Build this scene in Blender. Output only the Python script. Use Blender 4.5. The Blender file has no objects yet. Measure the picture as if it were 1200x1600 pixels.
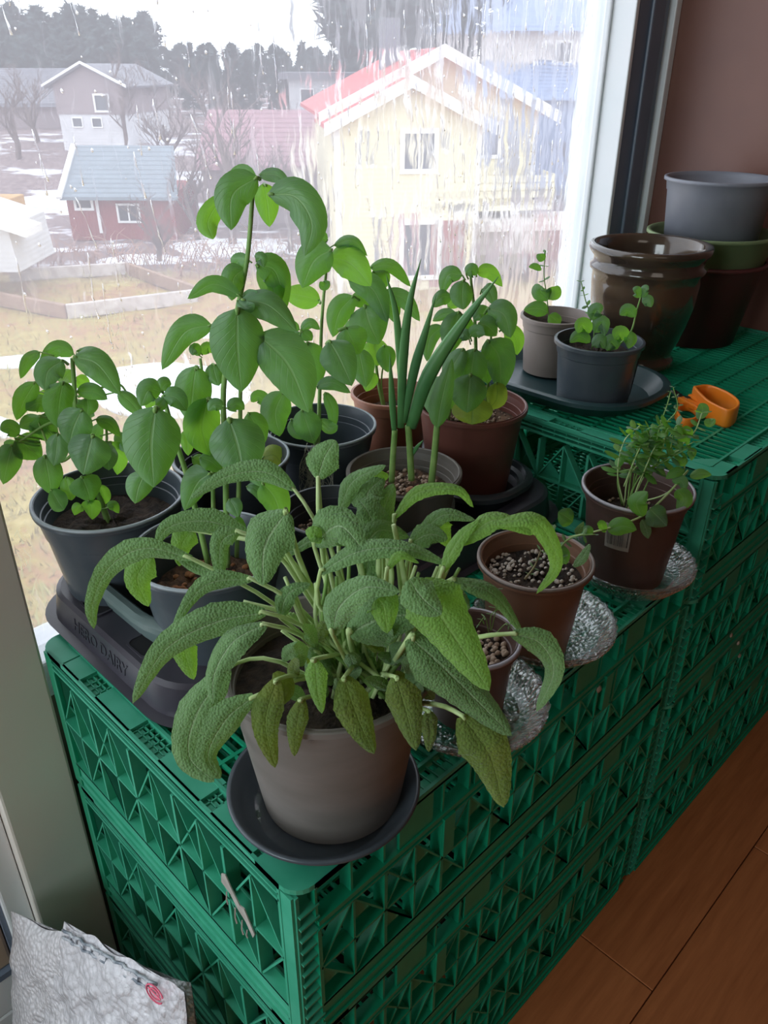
import bpy, math, random
import numpy as np
from mathutils import Vector, Matrix
R = random.Random(7)
col = bpy.context.scene.collection
PI = math.pi

# ------------------------------------------------------------------ camera
FPX = 1252.36
def cam_axes(yaw, pitch, roll):
    f = Vector((math.cos(yaw)*math.cos(pitch), math.sin(yaw)*math.cos(pitch), -math.sin(pitch)))
    r = f.cross(Vector((0, 0, 1))).normalized(); u = r.cross(f)
    c, s = math.cos(roll), math.sin(roll)
    return r*c+u*s, u*c-r*s, f
CR, CU, CF = cam_axes(math.radians(44.786), math.radians(29.019), math.radians(0.193))
CC = Vector((-0.20885, -0.2928, 0.505))
cd = bpy.data.cameras.new('camera'); cam = bpy.data.objects.new('camera', cd); col.objects.link(cam)
cd.sensor_fit = 'VERTICAL'; cd.sensor_height = 24; cd.lens = 24*FPX/1600; cd.clip_start = .02; cd.clip_end = 600
m = Matrix.Identity(4)
for i in range(3):
    m[i][0] = CR[i]; m[i][1] = CU[i]; m[i][2] = -CF[i]; m[i][3] = CC[i]
cam.matrix_world = m
bpy.context.scene.camera = cam

# ------------------------------------------------------------------ sky, fill lights, exposure
w = bpy.data.worlds.new('overcast_sky'); bpy.context.scene.world = w; w.use_nodes = True
nt = w.node_tree; bg = nt.nodes['Background']
tc = nt.nodes.new('ShaderNodeTexCoord'); nz = nt.nodes.new('ShaderNodeTexNoise'); cr = nt.nodes.new('ShaderNodeValToRGB')
nz.inputs['Scale'].default_value = 2.2; nz.inputs['Detail'].default_value = 3
cr.color_ramp.elements[0].position = .3; cr.color_ramp.elements[0].color = (.80, .88, 1, 1)
cr.color_ramp.elements[1].position = .75; cr.color_ramp.elements[1].color = (.95, .98, 1, 1)
nt.links.new(tc.outputs['Generated'], nz.inputs['Vector']); nt.links.new(nz.outputs['Fac'], cr.inputs['Fac'])
nt.links.new(cr.outputs['Color'], bg.inputs['Color']); bg.inputs['Strength'].default_value = 1.7
def area(name, loc, target, sx, sy, power, color):
    l = bpy.data.lights.new(name, 'AREA'); l.shape = 'RECTANGLE'; l.size = sx; l.size_y = sy; l.energy = power; l.color = color
    o = bpy.data.objects.new(name, l); col.objects.link(o); o.location = loc
    o.rotation_euler = (Vector(target)-Vector(loc)).to_track_quat('-Z', 'Y').to_euler(); return o
area('ceiling_fill_light', (-.5, -1.3, 1.82), (.1, -.3, 0), .9, .9, 2.6, (1, .90, .80))  # added warm fill below the ceiling, no such lamp is known
area('side_fill_light', (-2.3, .0, .75), (.2, .1, -.1), 1.2, 1.4, 26.0, (.84, .95, 1))  # added cool fill from the left, no window modelled there
vs = bpy.context.scene.view_settings
vs.view_transform = 'Standard'; vs.look = 'None'; vs.exposure = 0.45; vs.gamma = 1.0; vs.use_curve_mapping = False

# ------------------------------------------------------------------ helpers
H = Vector((CF.x, CF.y, 0)).normalized(); RV = Vector((H.y, -H.x, 0))
def ray(x, y): return CR*((x-600)/FPX) - CU*((y-800)/FPX) + CF
def at(x, y, c, d=0.0):
    """point seen at (x, y) of the photo, on the upright plane through c=(x,y), d metres nearer the viewer"""
    v = ray(x, y); k = ((Vector((c[0], c[1], 0))-Vector((CC.x, CC.y, 0))).dot(H)-d)/v.dot(H)
    return CC+v*k
def px2m(p): return (p-CC).dot(CF)/FPX

class MB:
    def __init__(s): s.v = []; s.f = []; s.mi = []; s.uv = {}; s.cur = 0
    def add(s, vs_, fs):
        n = len(s.v); s.v += [tuple(p) for p in vs_]
        for f in fs: s.f.append(tuple(i+n for i in f)); s.mi.append(s.cur)
        return n
    def box(s, a, b):
        x0, y0, z0 = a; x1, y1, z1 = b
        s.add([(x0,y0,z0),(x1,y0,z0),(x1,y1,z0),(x0,y1,z0),(x0,y0,z1),(x1,y0,z1),(x1,y1,z1),(x0,y1,z1)],
              [(0,3,2,1),(4,5,6,7),(0,1,5,4),(1,2,6,5),(2,3,7,6),(3,0,4,7)])
    def bar(s, p, q, w_, n, t):
        """bar from p to q, w_ wide across, reaching t along n"""
        p, q, n = Vector(p), Vector(q), Vector(n); d = (q-p).normalized(); a = d.cross(n).normalized()*w_/2
        s.add([p-a, p+a, q+a, q-a, p-a+n*t, p+a+n*t, q+a+n*t, q-a+n*t],
              [(0,1,2,3),(7,6,5,4),(0,4,5,1),(1,5,6,2),(2,6,7,3),(3,7,4,0)])
    def prism(s, pts, ext):
        e = Vector(ext); n = len(pts); P = [Vector(p) for p in pts]
        s.add(P+[p+e for p in P], [tuple(range(n))[::-1], tuple(range(n, 2*n))]+[(i, (i+1) % n, n+(i+1) % n, n+i) for i in range(n)])
    def tube(s, pts, rad, n=6, cap=True):
        P = [Vector(p) for p in pts]; rr = rad if hasattr(rad, '__len__') else [rad]*len(P)
        vs_ = []; up = None
        for i, p in enumerate(P):
            d = (P[min(i+1, len(P)-1)]-P[max(i-1, 0)])
            d = d.normalized() if d.length > 1e-9 else Vector((0, 0, 1))
            if up is None: up = Vector((0, 0, 1)) if abs(d.z) < .9 else Vector((1, 0, 0))
            a = d.cross(up).normalized(); b = d.cross(a).normalized(); up = -b if b.length else up
            up = a.cross(d).normalized()
            for k in range(n):
                t = 2*PI*k/n; vs_.append(p+a*math.cos(t)*rr[i]+up*math.sin(t)*rr[i])
        fs = [(i*n+k, i*n+(k+1) % n, (i+1)*n+(k+1) % n, (i+1)*n+k) for i in range(len(P)-1) for k in range(n)]
        if cap: fs += [tuple(range(n))[::-1], tuple(range((len(P)-1)*n, len(P)*n))]
        s.add(vs_, fs)
    def lathe(s, prof, n=48, c=(0, 0, 0), mod=None, close=False):
        vs_ = []
        for j, (r, z) in enumerate(prof):
            for k in range(n):
                t = 2*PI*k/n; q = mod(t, j, r, z) if mod else (r, z)
                vs_.append((c[0]+q[0]*math.cos(t), c[1]+q[0]*math.sin(t), c[2]+q[1]))
        m_ = len(prof); J = m_ if close else m_-1
        fs = [(j*n+k, j*n+(k+1) % n, ((j+1) % m_)*n+(k+1) % n, ((j+1) % m_)*n+k) for j in range(J) for k in range(n)]
        if not close: fs += [tuple(range(n))[::-1], tuple(range((m_-1)*n, m_*n))]
        s.add(vs_, fs)
    def rings(s, rings_, cap=True):
        n = len(rings_[0]); vs_ = [p for r_ in rings_ for p in r_]; m_ = len(rings_)
        fs = [(j*n+k, j*n+(k+1) % n, (j+1)*n+(k+1) % n, (j+1)*n+k) for j in range(m_-1) for k in range(n)]
        if cap: fs += [tuple(range(n))[::-1], tuple(range((m_-1)*n, m_*n))]
        s.add(vs_, fs)
    def grid(s, P, uv=False):
        a, b = len(P), len(P[0]); n = s.add([p for r_ in P for p in r_],
            [(i*b+j, i*b+j+1, (i+1)*b+j+1, (i+1)*b+j) for i in range(a-1) for j in range(b-1)])
        if uv:
            for i in range(a):
                for j in range(b): s.uv[n+i*b+j] = (i/(a-1), j/(b-1))
    def build(s, name, mat, parent=None, smooth=False, off=None, bevel=0):
        me = bpy.data.meshes.new(name)
        o0 = Vector(off) if off is not None else (Vector(parent.location) if parent is not None and parent.parent is None and parent.type == 'EMPTY' and not parent.get('_local') else None)
        V = s.v if o0 is None else [(p[0]-o0.x, p[1]-o0.y, p[2]-o0.z) for p in s.v]
        me.from_pydata(V, [], s.f)
        for mm in (mat if isinstance(mat, (list, tuple)) else [mat]): me.materials.append(mm)
        if any(s.mi): me.polygons.foreach_set('material_index', s.mi)
        if smooth: me.polygons.foreach_set('use_smooth', [True]*len(me.polygons))
        if s.uv:
            ul = me.uv_layers.new(name='UVMap')
            for lp in me.loops: ul.data[lp.index].uv = s.uv.get(lp.vertex_index, (.5, .5))
        me.update()
        o = bpy.data.objects.new(name, me); col.objects.link(o)
        if parent is not None: o.parent = parent
        if bevel:
            b = o.modifiers.new('bevel', 'BEVEL'); b.width = bevel; b.segments = 2; b.limit_method = 'ANGLE'
        return o
def tag(o, label=None, cat=None, group=None, kind=None):
    if label: o['label'] = label
    if cat: o['category'] = cat
    if group: o['group'] = group
    if kind: o['kind'] = kind
    return o
def empty(name, loc, label, cat, group=None, rz=0, local=False):
    o = bpy.data.objects.new(name, None); col.objects.link(o); o.location = loc; o.rotation_euler.z = rz
    o.empty_display_size = .01
    if local: o['_local'] = 1
    return tag(o, label, cat, group)
def copy_tree(o, parent=None):
    c = o.copy(); col.objects.link(c)
    if parent is not None: c.parent = parent
    for ch in [k for k in bpy.data.objects if k.parent == o]: copy_tree(ch, c)
    return c
def struct(o): o['kind'] = 'structure'; return o
def catmull(P, n):
    P = [Vector(p) for p in P]
    if len(P) == 2: return [P[0].lerp(P[1], i/n) for i in range(n+1)]
    Q = [P[0]*2-P[1]]+P+[P[-1]*2-P[-2]]; out = []
    segs = len(P)-1
    for i in range(n+1):
        t = i/n*segs; k = min(int(t), segs-1); u = t-k; a, b, c, d = Q[k:k+4]
        out.append(.5*((2*b)+(c-a)*u+(2*a-5*b+4*c-d)*u*u+(3*b-a-3*c+d)*u**3))
    return out

# ------------------------------------------------------------------ materials
class NT:
    def __init__(s, name):
        s.m = bpy.data.materials.new(name); s.m.use_nodes = True; s.t = s.m.node_tree; s.b = s.t.nodes['Principled BSDF']; s.out = s.t.nodes['Material Output']
    def n(s, ty, **kw):
        x = s.t.nodes.new('ShaderNode'+ty)
        for k, v in kw.items():
            if k in x.inputs: x.inputs[k].default_value = v
            elif k.startswith('i') and k[1:].isdigit(): x.inputs[int(k[1:])].default_value = v
            else: setattr(x, k, v)
        return x
    def l(s, a, b): s.t.links.new(a, b)
    def ramp(s, src, stops):
        x = s.t.nodes.new('ShaderNodeValToRGB'); e = x.color_ramp.elements
        while len(e) < len(stops): e.new(.5)
        for el, (p, c) in zip(e, stops): el.position = p; el.color = (*c, 1) if len(c) == 3 else c
        s.l(src, x.inputs['Fac']); return x.outputs['Color']
    def obj(s, sx=1, sy=1, sz=1):
        tcn = s.n('TexCoord'); mp = s.n('Mapping'); mp.inputs['Scale'].default_value = (sx, sy, sz); s.l(tcn.outputs['Object'], mp.inputs['Vector']); return mp.outputs['Vector']
    def noise(s, vec, scale, detail=3, rough=.5):
        x = s.n('TexNoise', Scale=scale, Detail=detail, Roughness=rough); s.l(vec, x.inputs['Vector']); return x.outputs['Fac']
    def bump(s, h, strength=.3, dist=.002):
        x = s.n('Bump', Strength=strength, Distance=dist); s.l(h, x.inputs['Height']); return x.outputs['Normal']
def simple(name, c1, c2=None, scale=30, rough=.5, bump=0, bscale=None, spec=None, metal=0, dist=.001, sc=(1, 1, 1), stops=None, coat=0):
    t = NT(name); v = t.obj(*sc); f = t.noise(v, scale)
    c2 = c2 or tuple(min(1, k*1.25) for k in c1)
    t.l(t.ramp(f, stops or [(.35, c1), (.65, c2)]), t.b.inputs['Base Color'])
    t.b.inputs['Roughness'].default_value = rough; t.b.inputs['Metallic'].default_value = metal
    if spec is not None: t.b.inputs['Specular IOR Level'].default_value = spec
    if coat: t.b.inputs['Coat Weight'].default_value = coat
    if bump: t.l(t.bump(t.noise(v, bscale or scale*3, 4), bump, dist), t.b.inputs['Normal'])
    return t.m

def leaf_mat(name, top, vein, trans, tw=.45, bumpy=0, veins=9, blotch=None):
    t = NT(name); uvn = t.n('TexCoord'); sp = t.n('SeparateXYZ'); t.l(uvn.outputs['UV'], sp.inputs[0])
    M = lambda op, a, b=None, **k: _m(t, op, a, b, **k)
    x, y = sp.outputs['X'], sp.outputs['Y']
    ay = M('ABSOLUTE', M('SUBTRACT', y, .5))
    mid = M('SUBTRACT', 1, M('MULTIPLY', ay, 30), use_clamp=True); mid = M('MULTIPLY', mid, 1.6, use_clamp=True)
    ph = M('SUBTRACT', M('MULTIPLY', x, veins), M('MULTIPLY', ay, veins*.75))
    fr = M('ABSOLUTE', M('SUBTRACT', M('FRACT', ph), .5))
    side = M('MULTIPLY', M('SUBTRACT', 1, M('MULTIPLY', fr, 14), use_clamp=True), .55, use_clamp=True)
    vv = M('MAXIMUM', mid, side)
    o = t.obj(); nf = t.noise(o, 45, 3)
    base = t.ramp(nf, [(.3, top), (.7, tuple(k*1.35 for k in top))])
    mx = t.n('MixRGB'); mx.inputs['Color2'].default_value = (*vein, 1); t.l(M('MULTIPLY', vv, .9), mx.inputs['Fac']); t.l(base, mx.inputs['Color1'])
    c = mx.outputs['Color']
    if blotch:
        nb = t.noise(o, 22, 2); rb = M('MULTIPLY', M('SUBTRACT', nb, .52), 6, use_clamp=True)
        m2 = t.n('MixRGB'); m2.inputs['Color2'].default_value = (*blotch, 1); t.l(M('MULTIPLY', rb, .7), m2.inputs['Fac']); t.l(c, m2.inputs['Color1']); c = m2.outputs['Color']
    t.l(c, t.b.inputs['Base Color']); t.b.inputs['Roughness'].default_value = .48 if not bumpy else .8
    t.b.inputs['Specular IOR Level'].default_value = .7 if not bumpy else .25
    hgt = M('MULTIPLY', vv, -.6)
    if bumpy:
        vo = t.n('TexVoronoi', Scale=bumpy); t.l(o, vo.inputs['Vector']); hgt = M('ADD', hgt, M('SUBTRACT', 1, vo.outputs['Distance']))
        t.b.inputs['Sheen Weight'].default_value = .35; t.b.inputs['Sheen Tint'].default_value = (.8, .95, .8, 1)
    else: hgt = M('ADD', hgt, M('MULTIPLY', t.noise(o, 160, 2), .4))
    nb_ = t.bump(hgt, .62 if bumpy else .5, .002 if bumpy else .0014); t.l(nb_, t.b.inputs['Normal'])
    tr = t.n('BsdfTranslucent'); tr.inputs['Color'].default_value = (*trans, 1)
    m3 = t.n('MixRGB'); m3.blend_type = 'MULTIPLY'; m3.inputs['Fac'].default_value = .5; m3.inputs['Color1'].default_value = (*trans, 1)
    t.l(t.ramp(vv, [(0, (1, 1, 1)), (1, (.55, .65, .5))]), m3.inputs['Color2']); t.l(m3.outputs['Color'], tr.inputs['Color'])
    mix = t.n('MixShader'); mix.inputs['Fac'].default_value = tw
    t.l(t.b.outputs[0], mix.inputs[1]); t.l(tr.outputs[0], mix.inputs[2]); t.l(mix.outputs[0], t.out.inputs['Surface'])
    return t.m
def _m(t, op, a, b=None, use_clamp=False):
    x = t.n('Math', operation=op, use_clamp=use_clamp)
    for i, k in enumerate((a, b)):
        if k is None: continue
        if hasattr(k, 'is_linked') or hasattr(k, 'links'): t.l(k, x.inputs[i])
        else: x.inputs[i].default_value = k
    return x.outputs[0]

GREEN = simple('green_crate_plastic', (.004, .26, .13), (.006, .32, .165), 14, .42, .12, 300, dist=.0004)
GREEN_LIT = simple('green_crate_plastic_lit', (.03, .32, .19), (.055, .38, .24), 26, .5, .15, 200, dist=.0004)  # paler copy of the crate green, side light painted into the colour
BASIL = leaf_mat('basil_leaf', (.10, .205, .105), (.27, .42, .22), (.22, .56, .03), .34)
BASIL2 = leaf_mat('basil_leaf_backlit', (.10, .26, .06), (.3, .52, .2), (.34, .74, .05), .48)  # brighter copy of the basil leaf, backlight put into its colours
BASIL3 = leaf_mat('basil_leaf_yellowing', (.20, .34, .05), (.12, .28, .06), (.45, .62, .05), .4, blotch=(.30, .30, .05))
SAGE = leaf_mat('sage_leaf', (.145, .265, .105), (.36, .50, .28), (.22, .44, .06), .25, bumpy=620, veins=11)
SAGE2 = leaf_mat('sage_leaf_bright', (.17, .32, .08), (.34, .52, .17), (.32, .64, .05), .42, bumpy=620, veins=11)  # brighter sage copy: glow of backlit leaves painted in
SAGE3 = leaf_mat('sage_leaf_old', (.12, .19, .04), (.2, .3, .07), (.28, .4, .03), .3, bumpy=520, veins=11, blotch=(.17, .19, .03))
STEM = simple('green_stem', (.16, .32, .07), (.26, .42, .12), 60, .55)
STEMP = simple('pale_sage_stem', (.42, .58, .22), (.52, .66, .32), 60, .6)
STEMB = simple('brown_stem', (.22, .17, .09), (.3, .26, .14), 60, .7)
ONION = simple('onion_green', (.07, .24, .08), (.13, .34, .10), 30, .4, sc=(1, 1, .2))
ROOT = simple('pale_aerial_root', (.35, .36, .3), (.5, .5, .42), 60, .8)
SOIL = simple('dark_soil', (.012, .008, .006), (.05, .032, .022), 120, .95, .8, 260, dist=.004)
SOILB = simple('brown_soil', (.03, .018, .012), (.14, .075, .04), 120, .95, .8, 260, dist=.004)
PEB = simple('clay_pebble', (.28, .19, .13), (.5, .4, .32), 90, .9)
BLACK = simple('black_pot_plastic', (.020, .024, .030), (.032, .037, .045), 20, .42, .05, 300)
SLATE = simple('slate_pot_plastic', (.05, .065, .08), (.07, .085, .10), 20, .32, .05, 300)
GREYT = simple('grey_green_tray', (.11, .16, .155), (.14, .19, .185), 22, .35, .08, 200)
DKTRAY = simple('dark_grey_tray', (.03, .038, .045), (.045, .055, .062), 22, .28, .1, 120)
PURP = simple('black_nursery_tray_plastic', (.035, .032, .045), (.05, .046, .06), 18, .33, .08, 160)
GRPOT = simple('grey_brown_pot', (.105, .095, .085), (.14, .125, .11), 14, .5, .08, 240, sc=(1, 1, .4))
WARMG = simple('warm_grey_pot', (.15, .135, .12), (.19, .17, .155), 14, .55, .08, 240, sc=(1, 1, 3))
TERRA = simple('terracotta_plastic', (.30, .115, .07), (.36, .15, .09), 16, .45, .06, 240)
BROWNP = simple('red_brown_pot', (.125, .042, .034), (.16, .055, .042), 16, .42, .06, 240)
COPPER = simple('copper_brown_pot', (.15, .075, .048), (.22, .115, .07), 10, .42, .08, 240)
DBROWN = simple('dark_brown_pot', (.07, .042, .036), (.10, .055, .045), 9, .42, .06, 240)
DRED = simple('dark_red_pot', (.11, .03, .03), (.14, .04, .035), 9, .42, .06, 240)
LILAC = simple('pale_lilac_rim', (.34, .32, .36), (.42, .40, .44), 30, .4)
TAUPE = simple('taupe_pot', (.23, .19, .17), (.27, .22, .2), 14, .5, .06, 240)
DGREEN = simple('dark_green_tray', (.02, .05, .055), (.03, .065, .07), 16, .35, .08, 160)
CERAM = simple('glazed_brown_ceramic', (.03, .022, .018), (.10, .065, .04), 7, .16, .12, 30, sc=(1, 1, 2.5), coat=.7, dist=.002)
RIMG = simple('sky_glint_rim', (.22, .26, .29), (.36, .40, .43), 30, .4)  # pale tone paints the sky's gleam on dark pot lips
GPOT = simple('sage_green_pot', (.17, .23, .11), (.2, .27, .13), 16, .5)
GREYP = simple('blue_grey_pot', (.2, .21, .25), (.24, .25, .29), 16, .45)
ORANGE = simple('orange_handle', (.85, .21, .015), (.9, .27, .02), 12, .38)
STEEL = simple('steel_blade', (.4, .4, .4), None, 12, .3, metal=1)
WHITEP = simple('white_window_paint', (.84, .88, .9), (.88, .9, .92), 8, .4, .05, 60)
CREAM = simple('cream_post_paint', (.74, .69, .62), (.78, .73, .66), 5, .5, .05, 60)
GASK = simple('dark_grey_gasket', (.15, .19, .26), (.18, .22, .29), 12, .4)
WALLM = simple('brown_wall_paint', (.15, .062, .045), (.18, .075, .052), 6, .38, .15, 160)
INWALL = simple('room_wall_paint', (.22, .17, .13), None, 4, .8)
LABEL = simple('worn_paper_label', (.30, .28, .25), (.42, .4, .36), 60, .7)
DARKI = simple('barcode_ink', (.03, .03, .035), None, 20, .7)
TAN = simple('tan_panel', (.42, .31, .22), (.5, .38, .28), 5, .6)
def floor_mat():
    t = NT('cherry_laminate'); v = t.obj(1.2, 14, 14); f = t.noise(v, 6, 6, .65)
    oi = t.n('ObjectInfo'); f2 = _m(t, 'ADD', f, _m(t, 'MULTIPLY', _m(t, 'SUBTRACT', oi.outputs['Random'], .5), .12))
    t.l(t.ramp(f2, [(.25, (.38, .12, .04)), (.6, (.52, .18, .062)), (.8, (.58, .215, .08))]), t.b.inputs['Base Color'])
    t.b.inputs['Roughness'].default_value = .45; t.l(t.bump(f, .1, .001), t.b.inputs['Normal']); return t.m
FLOORM = floor_mat()
def clear_glass(name, tint=(.92, .97, .95), keep=.45, rough=0.0, ior=1.5):
    t = NT(name); g = t.n('BsdfGlass', Roughness=rough, IOR=ior); g.inputs['Color'].default_value = (*tint, 1)
    tr = t.n('BsdfTransparent'); tr.inputs['Color'].default_value = (*tint, 1); mx = t.n('MixShader'); mx.inputs['Fac'].default_value = keep
    t.l(g.outputs[0], mx.inputs[1]); t.l(tr.outputs[0], mx.inputs[2]); t.l(mx.outputs[0], t.out.inputs['Surface']); return t.m
def crystal_mat():
    t = NT('cut_crystal'); g = t.n('BsdfGlass', Roughness=.02, IOR=1.52); vo = t.n('TexVoronoi', Scale=190.0); t.l(t.obj(), vo.inputs['Vector']); t.l(t.bump(vo.outputs['Distance'], .2, .001), g.inputs['Normal'])
    tr = t.n('BsdfTransparent'); gl = t.n('BsdfGlossy', Roughness=.05); gl.inputs['Color'].default_value = (.95, 1, 1, 1); t.l(t.bump(vo.outputs['Distance'], .6, .003), gl.inputs['Normal'])
    m1 = t.n('MixShader'); m1.inputs['Fac'].default_value = .30; t.l(g.outputs[0], m1.inputs[1]); t.l(tr.outputs[0], m1.inputs[2])
    m2 = t.n('MixShader'); m2.inputs['Fac'].default_value = .16; t.l(m1.outputs[0], m2.inputs[1]); t.l(gl.outputs[0], m2.inputs[2]); t.l(m2.outputs[0], t.out.inputs['Surface']); return t.m
CRYSTAL = crystal_mat()
WATER = clear_glass('rain_water', (1, 1, 1), .25, ior=1.33)
def pane_mats():
    # inner face: plain glass; outer face: running rain film that bends the view, thickest to the right
    t = NT('window_glass'); tr = t.n('BsdfTransparent'); tr.inputs['Color'].default_value = (.97, .985, .98, 1); gl = t.n('BsdfGlossy', Roughness=.02)
    mx = t.n('MixShader'); mx.inputs['Fac'].default_value = .035; t.l(tr.outputs[0], mx.inputs[1]); t.l(gl.outputs[0], mx.inputs[2]); t.l(mx.outputs[0], t.out.inputs['Surface'])
    q = NT('rain_film_on_glass'); tcn = q.n('TexCoord'); sp = q.n('SeparateXYZ'); q.l(tcn.outputs['Object'], sp.inputs[0])
    v = q.obj(1, 1, .16); wob = q.noise(q.obj(1, 1, 1), 26, 2)
    cmb = q.n('CombineXYZ'); q.l(_m(q, 'ADD', sp.outputs['X'], _m(q, 'MULTIPLY', wob, .02)), cmb.inputs[0]); q.l(_m(q, 'MULTIPLY', sp.outputs['Z'], .12), cmb.inputs[2])
    st = q.noise(cmb.outputs[0], 95, 3, .6)
    fine = q.noise(q.obj(1, 1, .35), 170, 2)
    dens = _m(q, 'MULTIPLY', _m(q, 'SUBTRACT', sp.outputs['X'], .18), 1.6, use_clamp=True)   # more water to the right
    patch = q.noise(q.obj(1, 1, .6), 7, 2)
    mask = _m(q, 'MULTIPLY', _m(q, 'SUBTRACT', _m(q, 'ADD', st, _m(q, 'ADD', _m(q, 'MULTIPLY', dens, .17), _m(q, 'MULTIPLY', patch, .12))), .66), 9, use_clamp=True)
    bp = q.n('Bump', Strength=1.0, Distance=.0016); q.l(_m(q, 'ADD', st, _m(q, 'MULTIPLY', fine, .35)), bp.inputs['Height'])
    rf = q.n('BsdfRefraction', IOR=1.05, Roughness=.0); q.l(bp.outputs[0], rf.inputs['Normal'])
    a = q.n('BsdfTransparent'); a.inputs['Color'].default_value = (.99, .99, 1, 1)
    m1 = q.n('MixShader'); q.l(_m(q, 'MULTIPLY', mask, .85), m1.inputs['Fac']); q.l(a.outputs[0], m1.inputs[1]); q.l(rf.outputs[0], m1.inputs[2])
    dirt_haze = q.n('BsdfTranslucent'); dirt_haze.inputs['Color'].default_value = (.93, .90, 1, 1)  # film dirt plus outdoor haze painted as a lilac veil
    m2 = q.n('MixShader'); q.l(_m(q, 'ADD', _m(q, 'MULTIPLY', mask, .10), _m(q, 'ADD', .20, _m(q, 'MULTIPLY', patch, .16))), m2.inputs['Fac'])
    q.l(m1.outputs[0], m2.inputs[1]); q.l(dirt_haze.outputs[0], m2.inputs[2]); q.l(m2.outputs[0], q.out.inputs['Surface'])
    return t.m, q.m
GLASS, RAIN = pane_mats()

# ------------------------------------------------------------------ room
ZF = -.56; YG = .508; XW = 1.215
def sbox(name, a, b, mat, bevel=0, kind=True, parent=None):
    q = MB(); q.box(a, b); o = q.build(name, mat, parent, bevel=bevel)
    return struct(o) if kind and parent is None else o
fl = sbox('floor', (-2.6, -3.2, ZF-.06), (XW, .6, ZF-.012), simple('subfloor', (.05, .03, .02), rough=.9))
rows = [.15-.13*i for i in range(0, 20)]
k = 0
for i, y in enumerate(rows[:-1]):
    xs = -.9+((i*.37) % .8)
    cuts = [-.9]+[c for c in (xs+.0, xs+.96, xs+1.92) if -.85 < c < XW-.05]+[XW]
    if i == 1: cuts = [-.9, .482, XW]
    if y < -.9: cuts = [-.9, XW]
    for a, b in zip(cuts[:-1], cuts[1:]):
        q = MB(); q.box((a+.0006, y-.13+.0006, ZF-.012), (b-.0006, y-.0006, ZF)); q.build('floor_plank', FLOORM, fl, off=(0, 0, 0), bevel=.0012)
sbox('ceiling', (-2.6, -3.2, 1.9), (XW, .6, 1.96), INWALL)
wr = sbox('wall_right', (XW, -3.2, ZF-.06), (XW+.1, .5, 1.96), WALLM)
sbox('wall_back', (-2.6, -3.26, ZF-.06), (XW+.1, -3.2, 1.96), INWALL)
# solid left wall behind the added side fill light
sbox('wall_left', (-2.66, -3.2, ZF-.06), (-2.6, .6, 1.96), INWALL)
q = MB(); q.box((0, .49, ZF-.06), (XW+.1, .62, -.14)); q.box((-2.6, .49, 1.62), (XW+.1, .62, 1.96)); q.box((-2.6, .49, ZF-.06), (-1.35, .62, 1.7))
struct(q.build('wall_window', INWALL))
# main window
wn = struct(empty('window_1', (0, YG, 0), None, None)); wn['kind'] = 'structure'
def wpart(name, boxes, mat, bevel=0, parent=wn):
    q = MB()
    for a, b in boxes: q.box(a, b)
    return q.build(name, mat, parent, bevel=bevel)
wpart('window_frame', [((-.07, .50, -.14), (.0, .56, 1.62)), ((0, .485, -.14), (1.09, .56, -.09)), ((0, .485, 1.55), (1.09, .56, 1.62))], WHITEP, .004)
wpart('window_jamb', [((1.09, .455, -.14), (1.1, .545, 1.62))], WHITEP, .002)
wpart('glazing_bead', [((1.083, .495, -.09), (1.0895, .507, 1.55)), ((.0, .492, -.09), (.012, .512, 1.55))], WHITEP, .003)
def pane(x0, x1, z0, z1, parent, name='window_pane'):
    q = MB(); q.add([(x0, YG, z0), (x1, YG, z0), (x1, YG, z1), (x0, YG, z1)], [(0, 1, 2, 3)])
    q.cur = 1; q.add([(x0, YG+.012, z0), (x1, YG+.012, z0), (x1, YG+.012, z1), (x0, YG+.012, z1)], [(0, 3, 2, 1)])
    return q.build(name, [GLASS, RAIN], parent)
pane(0, 1.085, -.1, 1.56, wn)
# rain: trails and drops standing proud of the outer face
q = MB()
def trail(x, z, L, r):
    pts = []; n = max(5, int(L/.006)); a = x; drift = R.uniform(-.05, .22)
    for i in range(n+1):
        t = i/n; a += R.uniform(-.0009, .0009)+drift*L/n*(.5 if R.random() < .7 else 2)
        pts.append((a, YG+.0125, z-L*t))
    q.tube(pts, [r*(.55+.45*math.sin(i*1.3)+(.6 if i == n else 0)) if 0 < i else r*.3 for i in range(n+1)], 5)
for i in range(300):
    x = R.uniform(.01, 1.07); x = x if R.random() < .45 else .45+.62*math.sqrt(R.random())
    trail(x, R.uniform(.18, .78), R.uniform(.012, .07), R.uniform(.0005, .0011))
for i in range(700):
    x = R.uniform(.01, 1.07); z = R.uniform(-.05, .8); r = R.uniform(.0004, .0014)
    q.tube([(x, YG+.0125, z+r*1.4), (x+.3*r, YG+.0125, z+r*.5), (x+.4*r, YG+.0125, z-r*.6), (x+.5*r, YG+.0125, z-r*1.4)], [r*.3, r*.9, r, r*.35], 6)
o = q.build('raindrops', WATER, wn, smooth=True); tag(o, 'running rain drops and trails on the outside of the pane', kind='stuff')
# right reveal: dark strip, white trim
sb = MB(); sb.box((1.1005, .456, -.14), (1.196, .5, 1.62)); sb.box((1.135, .450, -.14), (1.175, .456, 1.62)); struct(sb.build('trim_1', GASK, bevel=.004))
sb = MB(); sb.box((1.1965, .445, -.14), (1.2149, .5, 1.62)); struct(sb.build('trim_2', WHITEP, bevel=.002))
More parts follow.
